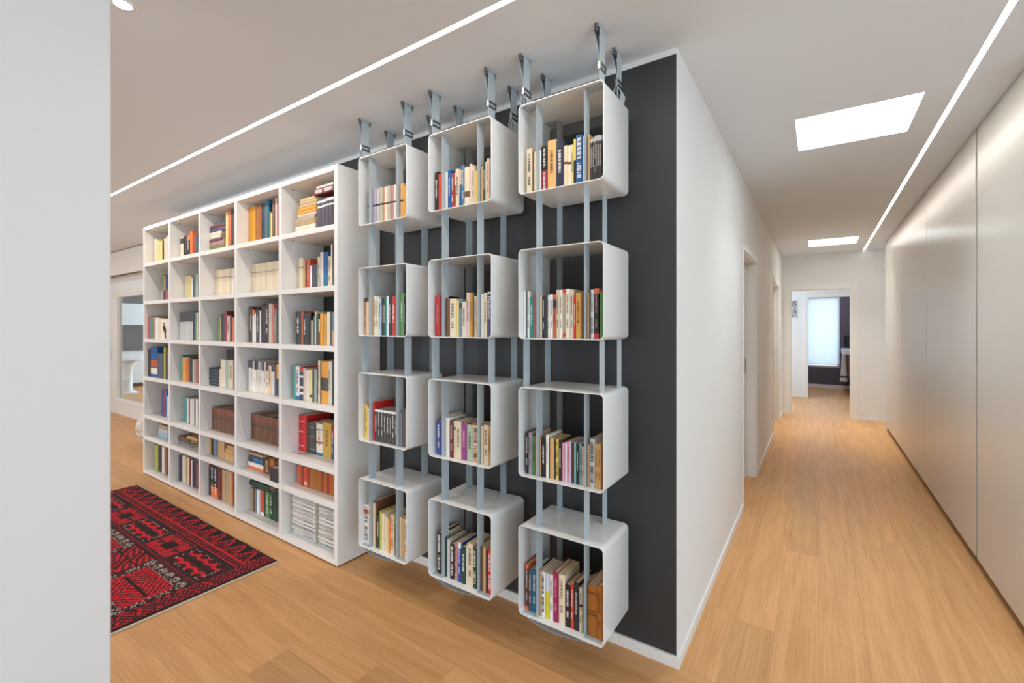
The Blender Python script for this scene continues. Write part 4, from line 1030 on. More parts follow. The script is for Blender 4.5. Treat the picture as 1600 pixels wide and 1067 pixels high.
C2R5|bo|V|-4.8300|0.0534|1.770|0.6000|0.2350|0.155|teal||||
C2R5|bo|V|-4.7860|0.0274|1.770|0.6000|0.2280|0.150|white||||
C2R5|bo|V|-4.7540|0.0294|1.770|0.6000|0.2280|0.150|rosewood||||
C2R5|bo|V|-4.7160|0.0394|1.770|0.6000|0.2280|0.150|white||auto||
C2R5|bo|V|-4.6725|0.0404|1.770|0.6000|0.2320|0.153|white||||
C2R5|bo|V|-4.6370|0.0234|1.770|0.6000|0.2360|0.156|brown||||
C2R5|bo|V|-4.6005|0.0424|1.770|0.6000|0.2380|0.157|white||||
C2R6|bo|F|-4.8575|0.2644|1.770|0.3866|0.0240|0.240|grey||||
C2R6|bo|F|-4.8610|0.2574|1.770|0.4112|0.0480|0.220|umber||||
C2R6|bo|F|-4.6925|0.2204|1.770|0.4598|0.0230|0.160|sand||||
C2R7|bo|V|-4.9440|0.0734|1.770|0.0390|0.2370|0.156|navy||||
C2R7|bo|V|-4.8855|0.0364|1.770|0.0390|0.2490|0.164|cream||||
C2R7|bo|V|-4.8475|0.0324|1.770|0.0390|0.2550|0.168|ivory||||
C2R7|bo|V|-4.8110|0.0334|1.770|0.0390|0.2430|0.160|tan||||
C2R7|bo|V|-4.7720|0.0374|1.770|0.0390|0.2490|0.164|cream||||
C2R7|bo|V|-4.7325|0.0344|1.770|0.0390|0.2430|0.160|maroon||||
C2R7|bo|V|-4.7015|0.0224|1.770|0.0390|0.2380|0.157|white||||
C2R7|bo|V|-4.6675|0.0404|1.770|0.0390|0.2300|0.152|navy||||
C2R7|bo|V|-4.6250|0.0374|1.770|0.0390|0.2310|0.152|plum||||
C2R7|bo|V|-4.5910|0.0234|1.770|0.0390|0.2320|0.153|rosewood||||
C1R1|bo|V|-5.5630|0.0694|1.775|2.1210|0.2500|0.165|cream||||
C1R1|bo|V|-5.4925|0.0644|1.775|2.1210|0.2250|0.149|straw||||
C1R1|bo|V|-5.4250|0.0634|1.775|2.1210|0.2160|0.143|straw||||
C1R1|bo|V|-5.3710|0.0374|1.775|2.1210|0.2140|0.141|black||||
C1R1|bo|V|-5.3220|0.0534|1.775|2.1210|0.2300|0.152|cream||||
C1R1|bo|V|-5.2735|0.0364|1.775|2.1210|0.2490|0.164|ivory||||
C1R2|bo|V|-5.4915|0.0364|1.815|1.7410|0.2690|0.178|green||||
C1R2|bo|V|-5.4540|0.0294|1.815|1.7410|0.2560|0.169|amber||||
C1R2|bo|V|-5.4065|0.0584|1.815|1.7410|0.2540|0.168|royal||||
C1R2|bo|V|-5.3090|0.0554|1.745|1.7410|0.0960|0.060|lilac||||
C1R2|bo|V|-5.2515|0.0504|1.745|1.7410|0.0960|0.060|plum||||
C1R2|bo|V|-5.1955|0.0524|1.745|1.7410|0.0940|0.060|rosewood||||
C1R3|bo|V|-5.6010|0.0314|1.730|1.3630|0.2260|0.149|red||||
C1R3|bo|V|-5.5530|0.0574|1.730|1.3630|0.2230|0.147|greyblue||||
C1R3|bo|V|-5.4970|0.0474|1.730|1.3630|0.2190|0.145|green||||
C1R3|bo|V|-5.4495|0.0384|1.730|1.3630|0.2150|0.142|rose||||
C1R3|bo|V|-5.3935|0.0664|1.730|1.3630|0.2080|0.137|white||||
C1R3|bo|V|-5.3255|0.0624|1.730|1.3630|0.2040|0.135|cream||||
C1R3|bo|V|-5.2055|0.1664|1.730|1.3630|0.1930|0.127|ivory||black|f|
C1R4|bo|V|-5.5903|0.0719|1.730|0.9820|0.2780|0.183|black||||
C1R4|bo|V|-5.4620|0.1694|1.730|0.9820|0.3010|0.199|blue|0.349,0.568,rust;0.106,0.306,ivory|||
C1R4|bo|V|-5.3005|0.1424|1.730|0.9820|0.2430|0.160|slate||||
C1R4|bo|V|-5.2010|0.0394|1.730|0.9820|0.3020|0.199|lime||||
C1R4|bo|V|-5.1630|0.0294|1.730|0.9820|0.2240|0.148|navy||||
C1R4|bo|V|-5.1325|0.0244|1.730|0.9820|0.2760|0.182|crimson||||
C1R5|bo|V|-5.3815|0.0224|1.770|0.6000|0.2560|0.169|blue||||
C1R5|bo|V|-5.3425|0.0484|1.770|0.6000|0.2590|0.171|magenta||||
C1R5|bo|V|-5.2865|0.0544|1.770|0.6000|0.2570|0.170|azure||||
C1R5|bo|V|-5.2475|0.0164|1.770|0.6000|0.2110|0.139|white||||
C1R6|bo|F|-5.3550|0.2294|1.770|0.3866|0.0430|0.160|skyblue||||
C1R6|bo|F|-5.3520|0.2234|1.770|0.4302|0.0420|0.160|silver||||
C1R6|bo|F|-5.3485|0.2164|1.770|0.4728|0.0350|0.160|khaki||||
C1R7|bo|V|-5.5285|0.0884|1.770|0.0390|0.2500|0.165|lime||||
C1R7|bo|V|-5.4365|0.0864|1.770|0.0390|0.2500|0.165|navy||||
C1R7|bo|V|-5.3580|0.0574|1.770|0.0390|0.2610|0.172|ivory||||
C1R7|bo|V|-5.3015|0.0384|1.770|0.0390|0.2480|0.164|rosewood||||
C1R7|bo|V|-5.2610|0.0354|1.770|0.0390|0.2480|0.164|umber||||
C5R7|ma|F|-2.9155|0.2844|1.762|0.0392|0.0120|0.250|silver|||m|
C5R7|ma|F|-2.9125|0.2784|1.768|0.0517|0.0120|0.250|white||auto|m|
C5R7|ma|F|-2.9140|0.2814|1.766|0.0642|0.0120|0.250|silver|||m|
C5R7|ma|F|-2.9155|0.2844|1.764|0.0767|0.0120|0.250|ivory||auto|m|
C5R7|ma|F|-2.9125|0.2784|1.762|0.0892|0.0120|0.250|silver|||m|
C5R7|ma|F|-2.9140|0.2814|1.768|0.1017|0.0120|0.250|silver||auto|m|
C5R7|ma|F|-2.9155|0.2844|1.766|0.1142|0.0120|0.250|white|||m|
C5R7|ma|F|-2.9125|0.2784|1.764|0.1267|0.0120|0.250|silver||auto|m|
C5R7|ma|F|-2.9140|0.2814|1.762|0.1392|0.0120|0.250|ivory|||m|
C5R7|ma|F|-2.9155|0.2844|1.768|0.1517|0.0120|0.250|silver||auto|m|
C5R7|ma|F|-2.9125|0.2784|1.766|0.1642|0.0120|0.250|silver|||m|
C5R7|ma|F|-2.9140|0.2814|1.764|0.1767|0.0120|0.250|white||auto|m|
C5R7|ma|F|-2.9155|0.2844|1.762|0.1892|0.0120|0.250|silver|||m|
C5R7|ma|F|-2.9125|0.2784|1.768|0.2017|0.0120|0.250|ivory||auto|m|
C5R7|ma|F|-2.9140|0.2814|1.766|0.2142|0.0120|0.250|silver|||m|
C5R7|ma|F|-2.9155|0.2844|1.764|0.2267|0.0120|0.250|silver||auto|m|
C5R7|ma|F|-2.9125|0.2784|1.762|0.2392|0.0120|0.250|white|||m|
C5R7|ma|F|-2.9140|0.2814|1.768|0.2517|0.0120|0.250|silver||auto|m|
C5R7|ma|F|-2.9155|0.2844|1.766|0.2642|0.0120|0.250|ivory|||m|
C5R7|ma|F|-2.9125|0.2784|1.764|0.2767|0.0120|0.250|silver||auto|m|
C5R7|ma|F|-2.9140|0.2814|1.762|0.2892|0.0120|0.250|silver|||m|
C5R7|ma|F|-2.9155|0.2844|1.768|0.3017|0.0120|0.250|white||auto|m|
C5R7|ma|F|-2.9125|0.2784|1.766|0.3142|0.0120|0.250|silver|||m|
C5R7|ma|F|-2.6515|0.1704|1.762|0.0392|0.0120|0.250|silver|||m|
C5R7|ma|F|-2.6530|0.1734|1.768|0.0517|0.0120|0.250|silver||auto|m|
C5R7|ma|F|-2.6500|0.1674|1.766|0.0642|0.0120|0.250|white|||m|
C5R7|ma|F|-2.6515|0.1704|1.764|0.0767|0.0120|0.250|silver||auto|m|
C5R7|ma|F|-2.6530|0.1734|1.762|0.0892|0.0120|0.250|ivory|||m|
C5R7|ma|F|-2.6500|0.1674|1.768|0.1017|0.0120|0.250|silver||auto|m|
C5R7|ma|F|-2.6515|0.1704|1.766|0.1142|0.0120|0.250|silver|||m|
C5R7|ma|F|-2.6530|0.1734|1.764|0.1267|0.0120|0.250|white||auto|m|
C5R7|ma|F|-2.6500|0.1674|1.762|0.1392|0.0120|0.250|silver|||m|
C5R7|ma|F|-2.6515|0.1704|1.768|0.1517|0.0120|0.250|ivory||auto|m|
C5R7|ma|F|-2.6530|0.1734|1.766|0.1642|0.0120|0.250|silver|||m|
C5R7|ma|F|-2.6500|0.1674|1.764|0.1767|0.0120|0.250|silver||auto|m|
C5R7|ma|F|-2.6515|0.1704|1.762|0.1892|0.0120|0.250|white|||m|
C5R7|ma|F|-2.6530|0.1734|1.768|0.2017|0.0120|0.250|silver||auto|m|
C5R7|ma|F|-2.6500|0.1674|1.766|0.2142|0.0120|0.250|ivory|||m|
C5R7|ma|F|-2.6515|0.1704|1.764|0.2267|0.0120|0.250|silver||auto|m|
C5R7|ma|F|-2.6530|0.1734|1.762|0.2392|0.0120|0.250|silver|||m|
C5R7|ma|F|-2.6500|0.1674|1.768|0.2517|0.0120|0.250|white||auto|m|
C5R7|ma|F|-2.6515|0.1704|1.766|0.2642|0.0120|0.250|silver|||m|
C5R7|ma|F|-2.6530|0.1734|1.764|0.2767|0.0120|0.250|ivory||auto|m|
C5R7|ma|F|-2.6500|0.1674|1.762|0.2892|0.0120|0.250|silver|||m|
C5R7|ma|F|-2.6515|0.1704|1.768|0.3017|0.0120|0.250|silver||auto|m|
C5R7|ma|F|-2.6530|0.1734|1.766|0.3142|0.0120|0.250|white|||m|
C5R7|ma|F|-2.6500|0.1674|1.764|0.3267|0.0120|0.250|silver||auto|m|
"""

# ------------------------------------------------------------------ bookcase
FY, BY = 1.702, 2.028
VX = [-2.463-.6365*k for k in range(6)]; th = .034
SZ = [.038, .385, .599, .981, 1.362, 1.740, 2.120]           # top faces of bottom board and shelves
bc = empty('bookcase', (VX[2], FY, 0), 'tall white open bookcase with five columns of shelves standing against the charcoal wall', 'bookcase')
ox, oy = VX[2], FY
def pb(name, x0, x1, y0, y1, z0, z1, par=bc, mat='lacquer'): return bx(name, M[mat], x0-ox, x1-ox, y0-oy, y1-oy, z0, z1, par, bevel=.0012 if mat == 'lacquer' else 0)
pb('side_panel', VX[0]-th/2, VX[0]+th/2, FY, BY, .010, 2.486)
pb('side_panel', VX[5]-th/2, VX[5]+th/2, FY, BY, .010, 2.486)
for k in (1, 2, 3, 4): pb('divider', VX[k]-th/2, VX[k]+th/2, FY, BY, .0385, 2.4515)
pb('top_board', VX[5]+th/2, VX[0]-th/2, FY, BY, 2.452, 2.486)
pb('bottom_board', VX[5]+th/2, VX[0]-th/2, FY, BY, .010, .038)
pb('plinth', VX[5]+.02, VX[0]-.02, FY+.02, BY-.01, 0, .0098, mat='shadow')
for c in range(5):
    xa, xb = VX[c+1]+th/2+.0003, VX[c]-th/2-.0003
    for r_, z in enumerate(SZ[1:]+[2.486]):
        if z < 2.4: s = pb('shelf', xa, xb, FY+.0005, BY, z-th, z)
        else: s = bc
        m = MB()
        for yy in (FY+.075, FY+.25): m.tube([(xa+.018-ox, yy-oy, z-th-.0015), (xa+.018-ox, yy-oy, z-th+.0)], .009, 8)
        if z < 2.4: m.build('support', M['grey'], s)
        else: m.build('support', M['grey'], bc)

# ------------------------------------------------------------------ hanging box shelves
COLX = (-2.023, -1.458, -.904); STX = (-2.032, -1.465, -.907)
ROWZ = (2.070, 1.429, .819, .206)
CY0, CY1, CW, CH, TH = 1.687, 1.965, .406, .397, .0042
RN = ('top', 'second', 'third', 'bottom')
CN = ('next to the bookcase', 'in the middle column', 'nearest the wall corner')
def ring(w, h, r, n=6):
    out = []
    for cx, cz, a0 in ((w/2-r, h-r, 0), (-w/2+r, h-r, PI/2), (-w/2+r, r, PI), (w/2-r, r, 1.5*PI)):
        for k in range(n+1):
            a = a0+PI/2*k/n; out.append((cx+r*math.cos(a), cz+r*math.sin(a)))
    return out
for ci, X in enumerate(COLX):
    for ri, Z in enumerate(ROWZ):
        o1 = ring(CW, CH, .022); i1 = [(x, z+TH) for x, z in ring(CW-2*TH, CH-2*TH, .018)]
        D = CY1-CY0; e = .0008
        m = MB()
        R = [[(x, 0+e, z) for x, z in o1], [(x, D-e, z) for x, z in o1], [(x*.998, D, z) for x, z in o1], [(x, D, z) for x, z in i1], [(x, 0, z) for x, z in i1], [(x*.998, 0, z) for x, z in o1]]
        n = len(o1); R.append(R[0])
        m.grid(R, closed=True)
        o = m.build('box_shelf', M['cube'], loc=(X, CY0, Z))
        # sharp front and back edges
        for p in o.data.polygons: p.use_smooth = True
        es = o.modifiers.new('es', 'EDGE_SPLIT'); es.split_angle = math.radians(40)
        tag(o, 'white steel box shelf of books, %s box %s' % (RN[ri], CN[ci]), 'box shelf', 'white box shelves hanging on straps')
OUT, INN = .181, .114
TK = .0013
for ci, X in enumerate(STX):
    for side, (y0, y1) in enumerate(((1.700, 1.752), (1.892, 1.944))):
        r = empty('suspension_strap', (X, y0, 0), '%s grey webbing strap holding the hanging boxes %s' % (('front', 'rear')[side], ('next to the bookcase', 'of the middle column', 'nearest the wall corner')[ci]), 'strap', 'grey straps holding the box shelves')
        wd = y1-y0
        T = [z+CH for z in ROWZ]; Bt = list(ROWZ)
        segs = []
        for s in (-1, 1):
            P = []
            P.append((s*OUT, 2.520))
            P.append((s*OUT, T[0]-TH-.002)); P.append((s*INN, T[0]-TH-.002))
            P.append((s*INN, Bt[1]-.002)); P.append((s*OUT, Bt[1]-.002))
            P.append((s*OUT, T[2]-TH-.002)); P.append((s*INN, T[2]-TH-.002))
            P.append((s*INN, Bt[3]+TH+.002)); P.append((s*OUT, Bt[3]+TH+.002)); P.append((s*OUT, Bt[3]-.002))
            segs.append(P)
        sag = [(-OUT+2*OUT*t, Bt[3]-.004-(.027+.008*side)*math.sin(PI*t)**.8-.006*math.sin(2*PI*t)) for t in [k/16 for k in range(17)]]
        m = MB()
        def ribbon(pts):
            V2 = [Vector((p[0], p[1])) for p in pts]
            L, Rr = [], []
            for k, p in enumerate(V2):
                d0 = (V2[k]-V2[k-1]).normalized() if k else (V2[1]-V2[0]).normalized()
                d1 = (V2[k+1]-V2[k]).normalized() if k < len(V2)-1 else d0
                nrm = Vector((-(d0.y+d1.y), d0.x+d1.x))
                nrm = nrm.normalized() if nrm.length > 1e-6 else Vector((-d0.y, d0.x))
                L.append(p+nrm*TK/2); Rr.append(p-nrm*TK/2)
            rings = [[(a.x, 0, a.y), (a.x, wd, a.y), (b.x, wd, b.y), (b.x, 0, b.y)] for a, b in zip(L, Rr)]
            m.grid(rings, caps=True, smooth=False)
        ribbon(segs[0]); ribbon(segs[1]); ribbon(sag)
        for s in (-1, 1):
            # two plies running from the buckle round the ceiling rod
            xo = s*OUT
            zb = 2.545 if side == 0 else 2.56
            loop = [(xo, 2.520), (xo, zb)]
            for k in range(9):
                a = -PI*.05+PI*1.1*k/8; loop.append((xo-.012+.013*math.cos(a), 2.682+.013*math.sin(a)))
            loop += [(xo-.006, zb+.05), (xo-.002, zb+.004)]
            ribbon(loop)
        m.build('webbing', M['webbing'], r)
        for s in (-1, 1):
            xo = s*OUT
            q = MB(); q.tube([(xo-.012, -.009, 2.682), (xo-.012, wd+.016, 2.682)], .0055, 10)
            for yy in (-.007, wd+.014): q.tube([(xo-.012, yy, 2.684), (xo-.012, yy, 2.6995)], .007, 10)
            q.build('ceiling_rod', M['grey'], r)
            q = MB(); q.box(xo-.006, xo+.006, -.003, wd+.003, zb-.004, zb+.004); q.box(xo-.006, xo+.006, -.003, wd+.003, zb-.026, zb-.018)
            q.box(xo-.006, xo+.006, -.004, -.001, zb-.026, zb+.004); q.box(xo-.006, xo+.006, wd+.001, wd+.004, zb-.026, zb+.004)
            q.build('buckle', M['steel'], r)
            if (ci, s, side) in ((2, -1, 0), (0, -1, 0), (1, 1, 1), (2, 1, 1)):
                q = MB(); pts = [(xo-.003, zb-.01), (xo-.018, zb-.05), (xo-.012, zb-.085), (xo+.012, zb-.09), (xo+.018, zb-.06), (xo+.004, zb-.03)]
                mm = m; m = q; ribbon(pts); m.build('loose_tail', M['webbing'], r); m = mm

# ------------------------------------------------------------------ books
PAL = {k: lin(v) for k, v in dict(cream=(232,216,186), ivory=(238,228,212), white=(240,238,234), brown=(112,76,54), crimson=(150,44,66), sand=(226,178,112),
 navy=(44,52,78), maroon=(112,38,44), straw=(232,212,136), yellow=(238,206,92), blue=(28,92,158), tan=(208,166,118), charcoal=(66,64,64), slate=(76,92,104),
 teal=(62,150,146), rosewood=(176,108,102), black=(34,33,35), rust=(196,92,46), khaki=(180,162,128), red=(204,42,44), mustard=(214,162,72), coral=(222,108,84),
 green=(96,148,84), lilac=(168,156,172), pink=(224,150,178), lavender=(208,210,232), aqua=(110,182,184), peach=(238,202,170), silver=(200,198,196), orange=(236,120,48),
 azure=(18,112,158), lemon=(226,222,60), magenta=(162,28,84), redorange=(214,66,44), ink=(42,44,56), greyblue=(112,138,152), ochre=(176,108,40), vermilion=(220,82,50),
 brick=(164,60,42), blush=(230,204,194), steel=(74,112,142), darkgreen=(34,72,56), amber=(230,160,44), tealblue=(24,102,126), indigo=(70,74,128), royal=(46,78,158),
 purple=(142,66,128), sage=(174,188,164), rose=(196,140,142), skyblue=(160,198,212), grey=(128,126,124), lime=(188,186,70), olive=(132,132,72), plumgrey=(78,72,84),
 gold=(202,162,64), plum=(98,54,74), umber=(108,84,68), leather=(110,62,44), gilt=(158,116,70)).items()}
CWORD = dict(silver='light-grey', straw='pale yellow', redorange='orange-red', ink='blue-black', greyblue='grey-blue', darkgreen='dark green', tealblue='teal blue', skyblue='sky blue', plumgrey='dark plum grey', rosewood='dusty red', khaki='khaki brown', leather='brown leather', lemon='lemon yellow', blush='pale pink', brick='brick red', umber='dark brown')
cw = lambda c: CWORD.get(c, c)
PAPER = lin((222,200,164)); PAPERW = lin((232,224,208))
LIGHT = ('white','silver','rose','pink','peach','straw','blush','tan','amber')
def lum(c): return .2*c[0]+.7*c[1]+.1*c[2]
jit = random.Random(5)
def cover(m, w, h, d, col, bands, kind, ox=0, oy=0, oz=0, flat=False):
    """cover of a book standing at the origin, spine towards -y; returns the bulge of its spine"""
    bt = .0022 if w > .014 else .0009
    bt = min(bt, w*.2)
    bulge = min(.0045 if kind == 'vo' else .0028, w*.2)
    jt = jit.uniform(.84, 1.06); base = tuple(q*jt for q in PAL[col])
    if kind == 'vo':
        bands = [(f, f+.011, 'gilt') for f in (.02,.055,.13,.21,.29,.37,.45,.53,.61,.69,.77,.85,.93,.97)]+[(.545,.60,'ink'),(.785,.84,'brick')]
    cuts = sorted({0, 1, *[b[0] for b in bands], *[b[1] for b in bands]})
    def cat(f):
        for b in bands[::-1]:
            if b[0] <= f <= b[1]: return PAL[b[2]]
        return base
    xs = [-w/2, -w*.3, 0, w*.3, w/2]; ys = [0, -bulge*.75, -bulge, -bulge*.75, 0]
    def P(x, y, z):
        if flat: return (ox+z-h/2, oy+y, oz+x+w/2)
        return (ox+x, oy+y, oz+z)
    for a, b in zip(cuts[:-1], cuts[1:]):
        if b-a < 1e-4: continue
        c = cat((a+b)/2)
        for k in range(4):
            m.face([P(xs[k], ys[k], a*h), P(xs[k+1], ys[k+1], a*h), P(xs[k+1], ys[k+1], b*h), P(xs[k], ys[k], b*h)], c, True)
        for s in (-1, 1):                                    # boards
            xo, xi = s*w/2, s*(w/2-bt)
            c2 = c if lum(c) < .6 else base
            m.face([P(xo, 0, a*h), P(xo, d, a*h), P(xo, d, b*h), P(xo, 0, b*h)], c2)
            m.face([P(xi, .002, a*h), P(xi, d, a*h), P(xi, d, b*h), P(xi, .002, b*h)], base)
            m.face([P(xo, d, a*h), P(xi, d, a*h), P(xi, d, b*h), P(xo, d, b*h)], base)
    for z in (0, h):
        c = cat(0 if z == 0 else 1)
        for s in (-1, 1): m.face([P(s*w/2, 0, z), P(s*(w/2-bt), 0, z), P(s*(w/2-bt), d, z), P(s*w/2, d, z)], c)
        m.face([P(xs[k], ys[k], z) for k in range(5)]+[P(w/2-bt, .002, z), P(-w/2+bt, .002, z)], c)
    m.face([P(-w/2+bt, .002, 0), P(w/2-bt, .002, 0), P(w/2-bt, .002, h), P(-w/2+bt, .002, h)], base)
    return bulge, bt, P
def pages(m, w, h, d, bt, P, kind, col=None):
    q = .0025 if w > .014 else .0006
    x0, x1, y0, y1, z0, z1 = -w/2+bt*1.05, w/2-bt*1.05, .0024, d-.002, q, h-q
    if col is None: col = PAPERW if kind in ('ma', 'co') else PAPER
    c = [P(x0,y0,z0),P(x1,y0,z0),P(x1,y1,z0),P(x0,y1,z0),P(x0,y0,z1),P(x1,y0,z1),P(x1,y1,z1),P(x0,y1,z1)]
    for f in ((0,3,2,1),(4,5,6,7),(1,2,6,5),(2,3,7,6),(3,0,4,7)): m.face([c[k] for k in f], col)
def lettering(w, h, bulge, P, tc, T, rnd):
    """small raised print strokes along the spine, one mesh for each run of print"""
    c = PAL[tc]; y = -bulge-.0004; out = []
    def q(x0, x1, z0, z1): out[-1].face([P(x0, y, z0), P(x1, y, z0), P(x1, y, z1), P(x0, y, z1)], c)
    if T == 's':                                             # short horizontal lines of print
        for f in (.82, .53, .14):
            out.append(MB()); x = -w*.36
            while x < w*.3:
                l = w*rnd.uniform(.03, .10); q(x, x+l, h*f, h*f+w*.07); x += l+w*.04
        return out
    if T == 'f':                                             # dark standing figure printed on the cover
        out.append(MB()); pts = [(-.06,.93),(.06,.93),(.08,.84),(.03,.78),(.22,.70),(.36,.50),(.30,.30),(.34,.06),(.20,.03),(.02,.40),(-.16,.55),(-.20,.68),(-.04,.78),(-.09,.84)]
        out[-1].face([P(a*w*.9, y, b*h*.9) for a, b in pts], c); return out
    size = w*(.58 if T == 'b' else .36); size = min(size, .024)
    runs = ((.94, .54), (.44, .12)) if T == 'b' else ((.88, .50), (.38, .22)) if rnd.random() < .5 else ((.80, .34),)
    if T == 'u': runs = ((.94, .52), (.42, .06))
    if T == 'm': runs = ((.90, .5),)
    for a, b in runs:
        z = h*a; out.append(MB())
        while z > h*b:
            g = size*.55
            st = size*.17; x0, x1 = -size/2, size/2
            k = rnd.randrange(6)
            q(x0, x1, z-st, z)
            if k in (0, 1, 4): q(x0, x1, z-g*.8, z-g*.8+st)
            if k in (1, 3): q(-st/2, st/2, z-g*.8+st, z-st)
            if k in (0, 2, 5): q(x0, x0+st, z-g*.8+st, z-st)
            if k in (2, 4): q(x1-st, x1, z-g*.8+st, z-st)
            z -= g
    return out
ORD = ['first','second','third','fourth','fifth','sixth','seventh','eighth','ninth','tenth','eleventh','twelfth','thirteenth','fourteenth','fifteenth','sixteenth','seventeenth','eighteenth','nineteenth','twentieth','twenty-first','twenty-second','twenty-third','twenty-fourth','twenty-fifth','twenty-sixth','twenty-seventh']
BC = {'1': 'leftmost', '2': 'second-from-left', '3': 'middle', '4': 'second-from-right', '5': 'rightmost'}
CC = {'1': 'column beside bookcase', '2': 'middle hanging column', '3': 'hanging column nearest corner'}
SR = {'1': 'top', '2': 'second', '3': 'third', '4': 'fourth', '5': 'fifth', '6': 'sixth', '7': 'bottom'}
CR = {'1': 'top', '2': 'second', '3': 'third', '4': 'bottom'}
rows = []
for l in DATA.strip().split('\n'):
    bay, k, fl, x, w, y, z, h, d, col, bands, txt, T, Wd = l.split('|')
    bs = [(float(p[0]), float(p[1]), p[2]) for p in (q.split(',') for q in bands.split(';') if q)]
    rows.append(dict(bay=bay, k=k, flat=fl == 'F', x=float(x), w=float(w), y=float(y), z=float(z), h=float(h), d=float(d), col=col, b=bs, txt=txt, T=T, W=Wd))
for r in rows:
    dep = -r['x']*.56+r['y']*.828
    r['area'] = r['w']*r['h']/dep/dep
    if r['bay'][0] == 'C': r['area'] *= 1.0
bk = sorted([r for r in rows if r['k'] == 'bo'], key=lambda r: (r['bay'][0] != 'c', -r['area']))
small = {id(r) for r in bk[300:]}
NAME = {'bo': 'book', 'ma': 'magazine', 'co': 'comic_book', 'vo': 'leather_volume', 'bx': 'box'}
CAT = {'bo': 'book', 'ma': 'magazine', 'co': 'comic book', 'vo': 'book', 'bx': 'box'}
GRP = {'bo': 'books', 'ma': 'magazines', 'co': 'comic books', 'vo': 'leather-bound volumes', 'bx': 'boxes'}
bulk = MB(); rnd = random.Random(21)
cnt_s, cnt_f = {}, {}
base_f = {}
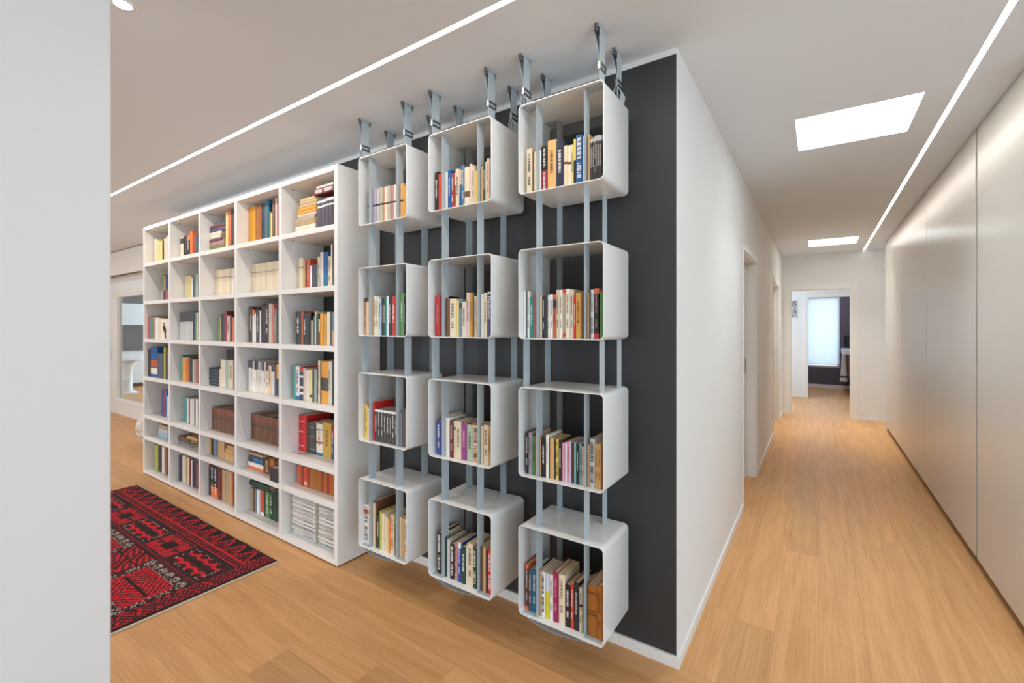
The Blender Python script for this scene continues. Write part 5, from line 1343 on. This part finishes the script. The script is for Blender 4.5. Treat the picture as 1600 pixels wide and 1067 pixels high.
for r in rows:
    bay = r['bay']
    if r['k'] == 'bo' and not r['flat'] and id(r) in small and False: pass
    if bay[0] == 'c': where = '%s box, %s' % (CR[bay[3]], CC[bay[1]])
    else: where = '%s shelf, %s bookcase column' % (SR[bay[3]], BC[bay[1]])
    noun = {'bo': 'book', 'ma': 'magazine', 'co': 'comic', 'vo': 'volume', 'bx': 'box'}[r['k']]
    c1 = cw(r['col'])
    if r['b'] and r['k'] != 'vo' and r['b'][0][2] != r['col'] and len(c1.split()) < 2:
        c1 = '%s-and-%s' % (c1, cw(r['b'][0][2]).replace(' ', '-'))
    if r['k'] == 'bo' and not r['flat']: c1 = ('tall ' if r['h'] > .245 else 'thick ' if r['w'] > .034 else 'thin ' if r['w'] < .011 else '')+c1
    if r['flat']:
        key = (bay, round(r['x'], 0) if False else (bay == 'C5R7' and r['x'] > -2.74))
        n = cnt_f[key] = cnt_f.get(key, 0)+1
        if bay == 'C5R7': lab = '%s %s, %s up in the %s pile, %s' % (c1, noun, ORD[n-1], 'right' if key[1] else 'left', where)
        else: lab = '%s %s lying flat, %s counted upwards, %s' % (c1, noun, ORD[n-1], where)
    else:
        n = cnt_s[bay] = cnt_s.get(bay, 0)+1
        lab = '%s %s, %s upright from left, %s' % (c1, noun, ORD[n-1], where)
    r['lab'] = lab
    W_, H_, D_, col = r['w'], r['h'], r['d'], r['col']
    if r['flat']: w, h, d = H_, W_, D_
    else: w, h, d = W_, H_, D_
    bands = r['b']
    if id(r) in small:
        bulge, bt, P = cover(bulk, w, h, d, col, bands, r['k'], r['x'], r['y'], r['z'], r['flat'])
        pages(bulk, w, h, d, bt, P, r['k'])
        continue
    if r['k'] == 'bx':
        o = empty('storage_box', (r['x'], r['y'], r['z']), lab.replace(' lying flat', ''), 'box', 'storage boxes')
        m = MB(); m.box(-h/2+.004, h/2-.004, .002, d, .002, w-.002, PAL[col]); m.build('body', M['book'], o)
        m = MB(); e = .004
        for (a, b) in ((0, e), (w-e, w)): m.box(-h/2, h/2, -.001, d+.002, a, b, PAL['ink'])
        m.box(-h/2, -h/2+e, -.001, .004, e, w-e, PAL['ink']); m.box(h/2-e, h/2, -.001, .004, e, w-e, PAL['ink'])
        m.build('frame', M['book'], o); continue
    m = MB(); bulge, bt, P = cover(m, w, h, d, col, bands, r['k'], flat=r['flat'])
    o = m.build(NAME[r['k']], M['book'], loc=(r['x'], r['y'], r['z']), fix=False)
    tag(o, lab, CAT[r['k']], '%s in the %s' % (GRP[r['k']], where.replace(',', ' of the')))
    m = MB(); pages(m, w, h, d, bt, P, r['k'])
    pg = m.build('pages', M['book'], o)
    tc = r['txt']
    if tc and not r['W']:
        if tc == 'auto':
            tc = 'ink' if lum(PAL[col]) > .25 else 'silver'
        for m in lettering(w, h, bulge, P, tc, r['T'], rnd): m.build('lettering', M['print'], o, fix=False)
    if r['W']:
        words = r['W'].replace('_', ' ').split(',')
        for q, wd_ in enumerate(words):
            cu = bpy.data.curves.new('lettering', 'FONT'); cu.body = wd_; cu.align_x = 'CENTER'; cu.align_y = 'CENTER'; cu.extrude = .0001
            t = bpy.data.objects.new('lettering', cu); C.objects.link(t); t.parent = o
            mt = material('title_ink', (240,240,240) if len(words) == 1 else (60,36,20), .5); cu.materials.append(mt)
            if len(words) == 1:
                cu.size = w*1.15; t.rotation_euler = (PI/2, PI/2, 0); t.location = (0, -bulge-.0005, h*.72)
            else:
                cu.size = w*(.34, .36, .36)[q]; t.rotation_euler = (PI/2, 0, 0); t.location = (0, -bulge-.0005, h*(.86, .50, .44)[q])
            bpy.context.view_layer.update()
            me = bpy.data.meshes.new_from_object(t.evaluated_get(bpy.context.evaluated_depsgraph_get()))
            t2 = bpy.data.objects.new('lettering', me); C.objects.link(t2); t2.parent = o; t2.rotation_euler = t.rotation_euler; t2.location = t.location
            bpy.data.objects.remove(t); bpy.data.curves.remove(cu)
    if bay == 'C5R5' and r['col'] == 'charcoal' and r['T'] == 's':
        m = MB(); pts = [(-w/2+.01, .005, .002), (-w/2-.005, -.02, .0012), (-w/2-.03, -.045, .0012), (-w/2-.055, -.05, .0012)]
        m.grid([[(a+.0, b, c), (a+.003, b-.005, c), (a+.003, b-.005, c-.0006), (a, b, c-.0006)] for a, b, c in pts], caps=True); m.build('ribbon_marker', M['black'], o)
o = bulk.build('books', M['book'], fix=False)
tag(o, 'remaining small books standing and lying on the shelves of the white bookcase', 'books', kind='stuff')
# ribbon marker hanging from a dark book on the fifth shelf
